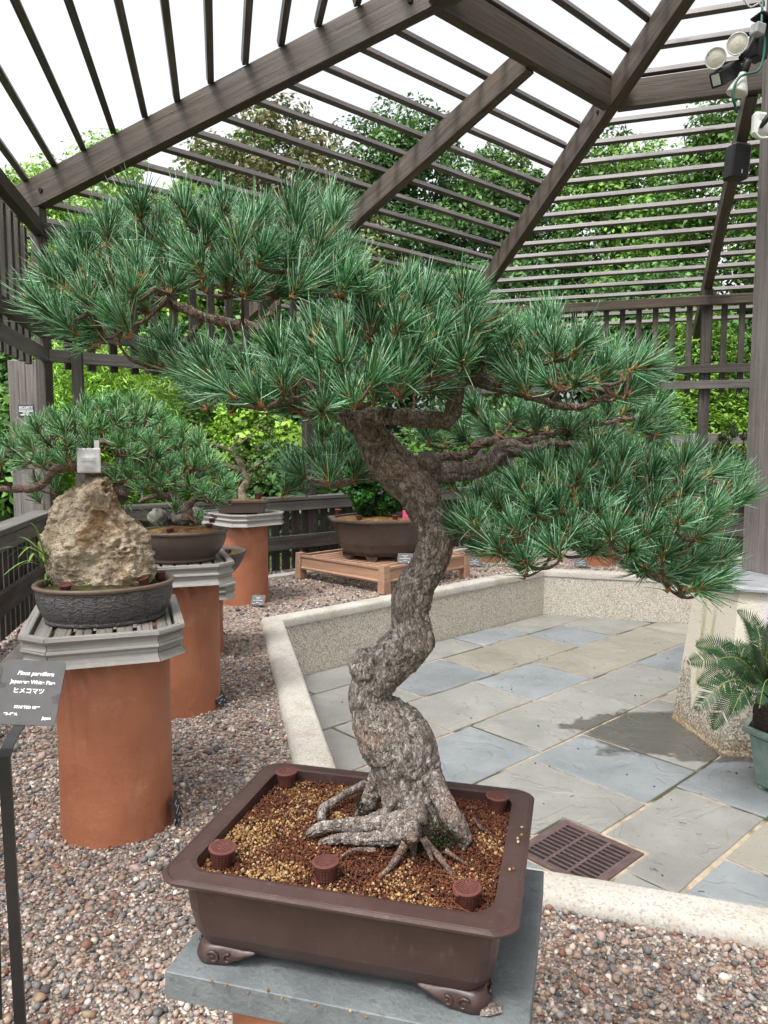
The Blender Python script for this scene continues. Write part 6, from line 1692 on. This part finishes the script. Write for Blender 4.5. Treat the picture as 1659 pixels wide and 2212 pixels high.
shrub('leafy_shrub', 'dark green leafy shrub below the lime shrub at back centre', (-1.0, 8.55, 0), 1.05, 1.7, 0.7, DARK, 76, 50, 180, 0.055)
shrub('leafy_shrub', 'mid green leafy shrub behind the pine in the oval pot', (-2.9, 9.8, 0), 1.8, 2.0, 1.2, GREEN, 77, 55, 200, 0.06)
shrub('leafy_shrub', 'leafy shrub at the left edge beyond the handrail', (-4.3, 7.6, 0), 1.9, 1.5, 1.2, GREEN + DARK[:1], 78, 55, 200, 0.05)
shrub('leafy_shrub', 'dark leafy shrub outside the left fence beside the sign post', (-5.0, 9.6, 0), 2.8, 2.4, 1.6, DARK, 79, 70, 200, 0.06)
shrub('leafy_shrub', 'green shrub behind the railing right of the octagonal pot', (1.2, 10.4, 0), 1.5, 2.6, 1.2, GREEN, 80, 60, 180, 0.055)
shrub('leafy_shrub', 'dark green shrub behind the railing below the right lattice', (3.0, 10.6, 0), 1.6, 2.2, 1.0, DARK, 81, 60, 180, 0.055)
shrub('small_shrub', 'grey green small leaved bonsai bush on the pedestal beside the timber post', (4.02, 8.35, 0.70), 0.78, 0.62, 0.5, [(0.07, 0.105, 0.03), (0.11, 0.13, 0.04), (0.05, 0.08, 0.025)], 82, 36, 150, 0.014, 0.0, 0.6, 0.6, 0.7, 'bonsai tree', 0.18)
shrub('small_shrub', 'dense dark green bonsai bush in the octagonal pot', (-0.05, 6.74, 0.57), 0.62, 0.62, 0.52, [(0.018, 0.075, 0.010), (0.03, 0.11, 0.014), (0.014, 0.055, 0.01)], 83, 110, 150, 0.016, 0.1, 0.7, 0.6, 0.7, 'bonsai tree', 0.02)

# --- twisted small leaved bonsai on the third pedestal
tb = thing('twisted_bonsai', 'small leaved bonsai with gnarled pale trunk in the small rectangular pot', 'bonsai tree', (-1.08, 5.72, 0.795))
r_ = np.random.default_rng(90); ti = MWS[tb.name].inverted()
paths = [[(-1.08, 5.72, 0.77, 0.042), (-1.10, 5.72, 0.86, 0.034), (-1.06, 5.72, 0.95, 0.028), (-1.10, 5.72, 1.06, 0.024), (-1.16, 5.72, 1.18, 0.018), (-1.12, 5.72, 1.30, 0.012)],
         [(-1.10, 5.72, 1.02, 0.016), (-1.25, 5.70, 1.07, 0.014), (-1.40, 5.68, 1.14, 0.012), (-1.58, 5.68, 1.16, 0.009), (-1.70, 5.68, 1.20, 0.005)],
         [(-1.14, 5.72, 1.15, 0.013), (-1.30, 5.74, 1.22, 0.012), (-1.48, 5.74, 1.26, 0.010), (-1.62, 5.72, 1.38, 0.006)],
         [(-1.08, 5.72, 1.0, 0.012), (-0.98, 5.72, 1.06, 0.009), (-0.90, 5.7, 1.10, 0.005)],
         [(-1.12, 5.72, 1.22, 0.010), (-1.02, 5.74, 1.30, 0.008), (-0.95, 5.74, 1.36, 0.004)]]
C = []
for k, pth in enumerate(paths):
    m = MB(); m.tube([p[:3] for p in pth], [p[3] for p in pth], 18, step=0.012, fn=bark_fn(0.004, 0.02, 0.12, k))
    m.build('trunk' if k == 0 else 'branch', plain('pale_bark%d' % k, (0.20, 0.165, 0.12), 0.9, 0.5, 40, 0.004, 90) if k == 0 else M_bark_up, tb, True, mw=ti)
    for p in pth[2:]:
        for _ in range(5): C.append(np.array(p[:3]) + r_.normal(0, 0.075, 3) + np.array([0, 0, 0.02]))
P, N, K = clumps(C, [0.06] * len(C), 26, r_, 0.8, 0.6)
place('foliage', leaves('foliage', P, N, 0.013, palette(K, r_, [(0.07, 0.12, 0.03), (0.10, 0.17, 0.04), (0.14, 0.22, 0.05), (0.05, 0.085, 0.03)], len(P)), r_, 0.6), tb, mw=ti)

# --- strap-leaved fern beside the rock and grass behind it
def blade(m, base, tip, sag, w, mat=0, n=9):
    b, t = Vector(base), Vector(tip); s = (t - b).cross(Vector((0, 0, 1))); s = s.normalized() if s.length > 1e-5 else Vector((1, 0, 0))
    rings = []
    for k in range(n + 1):
        u = k / n; p = b.lerp(t, u) + Vector((0, 0, sag * math.sin(u * math.pi * 0.9))); ww = w * (0.35 + 1.3 * u) * (1 - u) ** 0.6 + 0.0006
        rings.append([tuple(p - s * ww), tuple(p + Vector((0, 0, -ww * 0.25))), tuple(p + s * ww)])
    m.loft(rings, closed=False)
fern = thing('strap_fern', 'light green strap leaved plant left of the tan rock', 'plant', (-1.06, 2.32, 0.755)); fi = MWS[fern.name].inverted()
M_fern = plain('fern_green', (0.13, 0.24, 0.045), 0.5, 0.25, 30)
fb = Vector((-1.0546, 2.28, 0.8428))
for k, q in enumerate([(-1.1569, 2.2, 0.9435), (-1.1292, 2.15, 0.8906), (-1.093, 2.1, 0.824), (-1.1193, 2.25, 0.9405), (-1.1145, 2.3, 0.9493), (-1.0484, 2.1, 0.871), (-1.2003, 2.35, 0.8917), (-1.05, 2.2, 0.9463), (-1.1391, 2.25, 0.8115), (-1.103, 2.35, 0.9141), (-1.1846, 2.3, 0.8396), (-1.0197, 2.1, 0.8576)]):
    m = MB(); blade(m, fb + Vector((random.uniform(-0.01, 0.01), random.uniform(-0.02, 0.02), random.uniform(-0.02, 0.02))), q, random.uniform(0.02, 0.045), random.uniform(0.004, 0.0065))
    m.build('leaf', M_fern, fern, True, mw=fi)
gr = thing('grass_tuft', 'thin arching grass blades between the rock and the oval pot', 'grass tuft', (-0.74, 2.46, 0.76)); gi = MWS[gr.name].inverted()
gb = Vector((-0.8644, 2.42, 0.9516))
for k in range(22):
    a = random.uniform(-0.3, 1.0)
    tip = gb + Vector((random.uniform(-0.02, 0.17), random.uniform(-0.08, 0.06), random.uniform(-0.06, 0.09)))
    m = MB(); blade(m, gb + Vector((random.uniform(-0.01, 0.01), 0, random.uniform(-0.03, 0.0))), tip, random.uniform(0.02, 0.07), random.uniform(0.0012, 0.0022))
    m.build('blade', plain('grass_green', (0.10, 0.19, 0.06), 0.6, 0.3) if k == 0 else bpy.data.materials['grass_green'], gr, True, mw=gi)
hb = thing('small_herb', 'little green leaf sprig at the left foot of the tan rock', 'plant', (-1.0747, 2.317, 0.755))
m = MB()
for k in range(14):
    a = random.uniform(0, 6.28); r0 = random.uniform(0.01, 0.035)
    blade(m, (0, 0, 0), (math.cos(a) * r0, math.sin(a) * r0 * 0.6, random.uniform(0.0, 0.045)), 0.012, 0.004, n=5)
m.build('leaf_sprig', M_fern, hb, True)

# --- cycad in a celadon pot at the foot of the pier
CY = (1.875, 3.34)
cp = thing('celadon_pot', 'pale green glazed hexagonal pot holding the cycad', 'bonsai pot', (CY[0], CY[1], -0.4), R(-6))
def hx(r, z, a0=0): return [(r * math.cos(R(a0 + 60 * k)), r * math.sin(R(a0 + 60 * k)), z) for k in range(6)]
m = MB(); m.loft([hx(0.115, 0.02), hx(0.125, 0.03), hx(0.165, 0.26)], cap0=True); m.build('body', M_celadon, cp)
m = MB(); m.loft([hx(0.16, 0.26), hx(0.195, 0.275), hx(0.20, 0.29), hx(0.197, 0.30), hx(0.172, 0.302), hx(0.165, 0.27)]); m.build('rim', M_celadon, cp)
for k in range(3):
    m = MB(); m.box((0, 0, 0.011), (0.06, 0.03, 0.022), b=0.003); m.build('foot', M_celadon, cp, mw=Matrix.Rotation(R(60 + 120 * k), 4, 'Z') @ Matrix.Translation((0.085, 0, 0)))
soil_disc('cycad_soil', (CY[0], CY[1], -0.4 + 0.285), 0, 0.15, 0.15, 'dark mossy soil in the pale green pot', M_mosssoil)
cyc = thing('cycad', 'cycad with scaly trunk and arching feathery fronds in the pale green pot', 'plant', (1.80, 3.34, -0.12)); ci = MWS[cyc.name].inverted()
m = MB(); m.tube([(1.80, 3.34, -0.13), (1.795, 3.34, -0.04), (1.79, 3.34, 0.03), (1.79, 3.34, 0.065)], [0.062, 0.072, 0.058, 0.03], 28, step=0.008, fn=lambda r, a, L, p: r * (1 + 0.12 * math.sin(a * 9 + (int(L / 0.014) % 2) * 3.14) * abs(math.sin(L / 0.014 * 3.14))))
m.build('trunk', plain('cycad_trunk', (0.035, 0.024, 0.018), 0.95, 0.5, 80, 0.008, 120), cyc, True, mw=ci)
def frondmat():
    g = G('cycad_green'); v = g.coord('Object'); g.bump(g.noise(v, 60, 3), 0.0005)
    return g.out(g.ramp(g.noise(v, 20, 4), [(0.3, (0.007, 0.030, 0.008)), (0.7, (0.016, 0.058, 0.013))]), 0.28, 0.5)
M_frond = frondmat(); M_rachis = plain('rachis', (0.16, 0.19, 0.05), 0.5, 0.2)
crown_pt = Vector((1.79, 3.34, 0.06))
def frond(pts, leaf=0.10, droop=0.3, np_=50):
    P, _ = spline([Vector(p) for p in pts], [1] * len(pts), 0.008)
    t = MB(); t.tube(P, [0.0042 - 0.003 * i / len(P) for i in range(len(P))], 6)
    fr = t.build('frond', M_rachis, cyc, True, mw=ci)
    m = MB(); n = len(P)
    for side in (-1, 1):
        for k in range(np_):
            u = 0.14 + 0.85 * k / np_; i = min(n - 2, int(u * (n - 1))); p = P[i]; d = (P[i + 1] - P[i]).normalized()
            upv = Vector((0.1, -0.8, 0.6)); s = d.cross(upv); s = s.normalized() if s.length > 0.05 else Vector((0, 1, 0)); nn = s.cross(d).normalized()
            L = leaf * (math.sin(math.pi * min(1, 0.12 + u * 0.9)) ** 0.6) * random.uniform(0.9, 1.08)
            dirv = (s * side * 0.86 + d * (0.35 + 0.35 * u) + nn * 0.32).normalized()
            q = dirv.cross(nn).normalized(); w = 0.0034
            a = p; b = p + dirv * L * 0.5 - nn * droop * L * 0.06; c = p + dirv * L - nn * droop * L * 0.3
            m.add([a - q * w * 0.6, a + q * w * 0.6, b + q * w, b - q * w, c], [(0, 1, 2, 3), (3, 2, 4)])
    o = m.build('leaflets', M_frond, fr, True, mw=Matrix()); o['kind'] = 'stuff'
for pts in [[crown_pt, (1.6267, 3.3, 0.2353), (1.4773, 3.25, 0.2499), (1.3447, 3.22, 0.2439)], [crown_pt, (1.5566, 3.15, 0.1862), (1.453, 3.1, 0.186), (1.3674, 3.08, 0.1175), (1.3297, 3.08, 0.0666)], [crown_pt, (1.6045, 3.2, 0.107), (1.52, 3.15, 0.0929), (1.4615, 3.14, 0.0237), (1.4397, 3.14, -0.0389)],
            [crown_pt, (1.7605, 3.4, 0.2615), (1.7219, 3.42, 0.3782), (1.6541, 3.42, 0.4379)], [crown_pt, (1.7159, 3.25, 0.2605), (1.7135, 3.2, 0.4207), (1.7504, 3.2, 0.5035)], [crown_pt, (1.7471, 3.5, 0.1882), (1.7389, 3.58, 0.2235), (1.6801, 3.6, 0.2063)],
            [crown_pt, (1.796, 3.3, 0.2245), (1.9195, 3.3, 0.2891), (2.0483, 3.3, 0.246)], [crown_pt, (1.69, 3.1, 0.2227), (1.7317, 3, 0.2542), (1.7844, 2.95, 0.1534)], [crown_pt, (1.7202, 3.3, 0.2676), (1.7265, 3.34, 0.3433), (1.7131, 3.36, 0.3926)], [crown_pt, (1.6136, 3.15, 0.2688), (1.5059, 3.02, 0.3664), (1.4389, 2.92, 0.3559)]]:
    frond(pts)
for pts in [[crown_pt, (1.6606, 3.3, 0.1813), (1.5214, 3.25, 0.186), (1.3871, 3.2, 0.1491)], [crown_pt, (1.6872, 3.42, 0.1666), (1.588, 3.45, 0.2477), (1.4774, 3.45, 0.2589)], [crown_pt, (1.5825, 3.1, 0.1819), (1.5097, 3.05, 0.1582), (1.4598, 3.02, 0.0786)], [crown_pt, (1.6512, 3.1, 0.2023), (1.569, 2.98, 0.2213), (1.523, 2.92, 0.1448)]]: frond(pts)

# ================================================================== GRAVEL, real stones where they can be told apart
def outside_patio(x, y, hexa):
    n = len(hexa); ins = np.ones(len(x), bool)
    for i in range(n):
        (x0, y0), (x1, y1) = hexa[i], hexa[(i + 1) % n]
        ins &= ((x1 - x0) * (y - y0) - (y1 - y0) * (x - x0)) > 0
    return ~ins
def scatter(n, y0, y1, rmed, seed, sig=0.35, dens=1.0):
    r_ = np.random.default_rng(seed)
    y = np.sqrt(r_.uniform(y0 * y0, y1 * y1, n * 3)); x = r_.uniform(-0.60, 0.60, n * 3) * y
    k = outside_patio(x, y, OUT) & ~outside_patio(x, y, HEXO)
    for (px, py, pr_) in ((-0.05, 0.93, 0.14), (-0.86, 2.30, 0.165), (-0.94, 3.38, 0.165), (-1.10, 4.28, 0.14), (-1.095, 5.74, 0.18)): k &= ((x - px) ** 2 + (y - py) ** 2) > pr_ ** 2
    x, y = x[k], y[k]
    rad = np.clip(r_.lognormal(math.log(rmed), sig, len(x)), rmed * 0.5, rmed * 3.0)
    P = np.stack([x, y, -0.008 + rad * r_.uniform(0.1, 0.7, len(x))], 1)
    return P, rad
Pa, ra = scatter(16500, 1.05, 2.6, 0.0040, 1, 0.48)
Pb, rb = scatter(9500, 2.6, 4.2, 0.0053, 2, 0.4)
Pc, rc = scatter(5000, 4.2, 7.6, 0.0095, 3)
Pd, rd = scatter(300, 1.05, 3.4, 0.0115, 4, 0.3)
print('stones', len(Pa) + len(Pb) + len(Pc) + len(Pd))
o = place('gravel', pebbles('gravel', np.concatenate([Pa, Pd]), np.concatenate([ra, rd]), GRAVEL_COLS, (0.5, 0.85), 11, 0.32, M_stone, False))
o2 = place('far_gravel', pebbles('far_gravel', np.concatenate([Pb, Pc]), np.concatenate([rb, rc]), GRAVEL_COLS, (0.55, 0.9), 12, 0.3, M_stone, False, True), o); o2['kind'] = 'stuff'
print(len(Pa), len(Pb), len(Pc))
tag(o, 'loose pink, grey and brown gravel stones round the pedestals', None, None, 'stuff')

# bits of fallen needle and grit on the patio flags and gravel
r_ = np.random.default_rng(77)
m = MB()
for k in range(420):
    if k < 260: x, y, z = r_.uniform(-0.3, 2.6), r_.uniform(2.3, 6.2), -0.398
    else:
        y = r_.uniform(1.1, 3.6); x = r_.uniform(-0.55, 0.55) * y; z = 0.002
    ins = not outside_patio(np.array([x]), np.array([y]), IN)[0]
    if (k < 260) != ins: continue
    if k >= 260 and not outside_patio(np.array([x]), np.array([y]), OUT)[0]: continue
    a = r_.uniform(0, 6.28); L = r_.uniform(0.006, 0.03) if r_.uniform() < 0.6 else 0.006
    w = r_.uniform(0.0006, 0.0012) if L > 0.007 else r_.uniform(0.002, 0.005)
    dx, dy = math.cos(a) * L, math.sin(a) * L; bx_, by_ = r_.uniform(-0.004, 0.004, 2)
    m.tube([(x, y, z + 0.001), (x + dx * 0.5 + bx_ * 0.5, y + dy * 0.5 + by_ * 0.5, z + 0.002), (x + dx, y + dy, z + 0.001)], w, 5)
tag(m.build('plant_litter', plain('litter_brown', (0.07, 0.042, 0.022), 0.9, 0.5, 3)), 'scattered fallen needles and grit on flags and gravel', None, None, 'stuff')
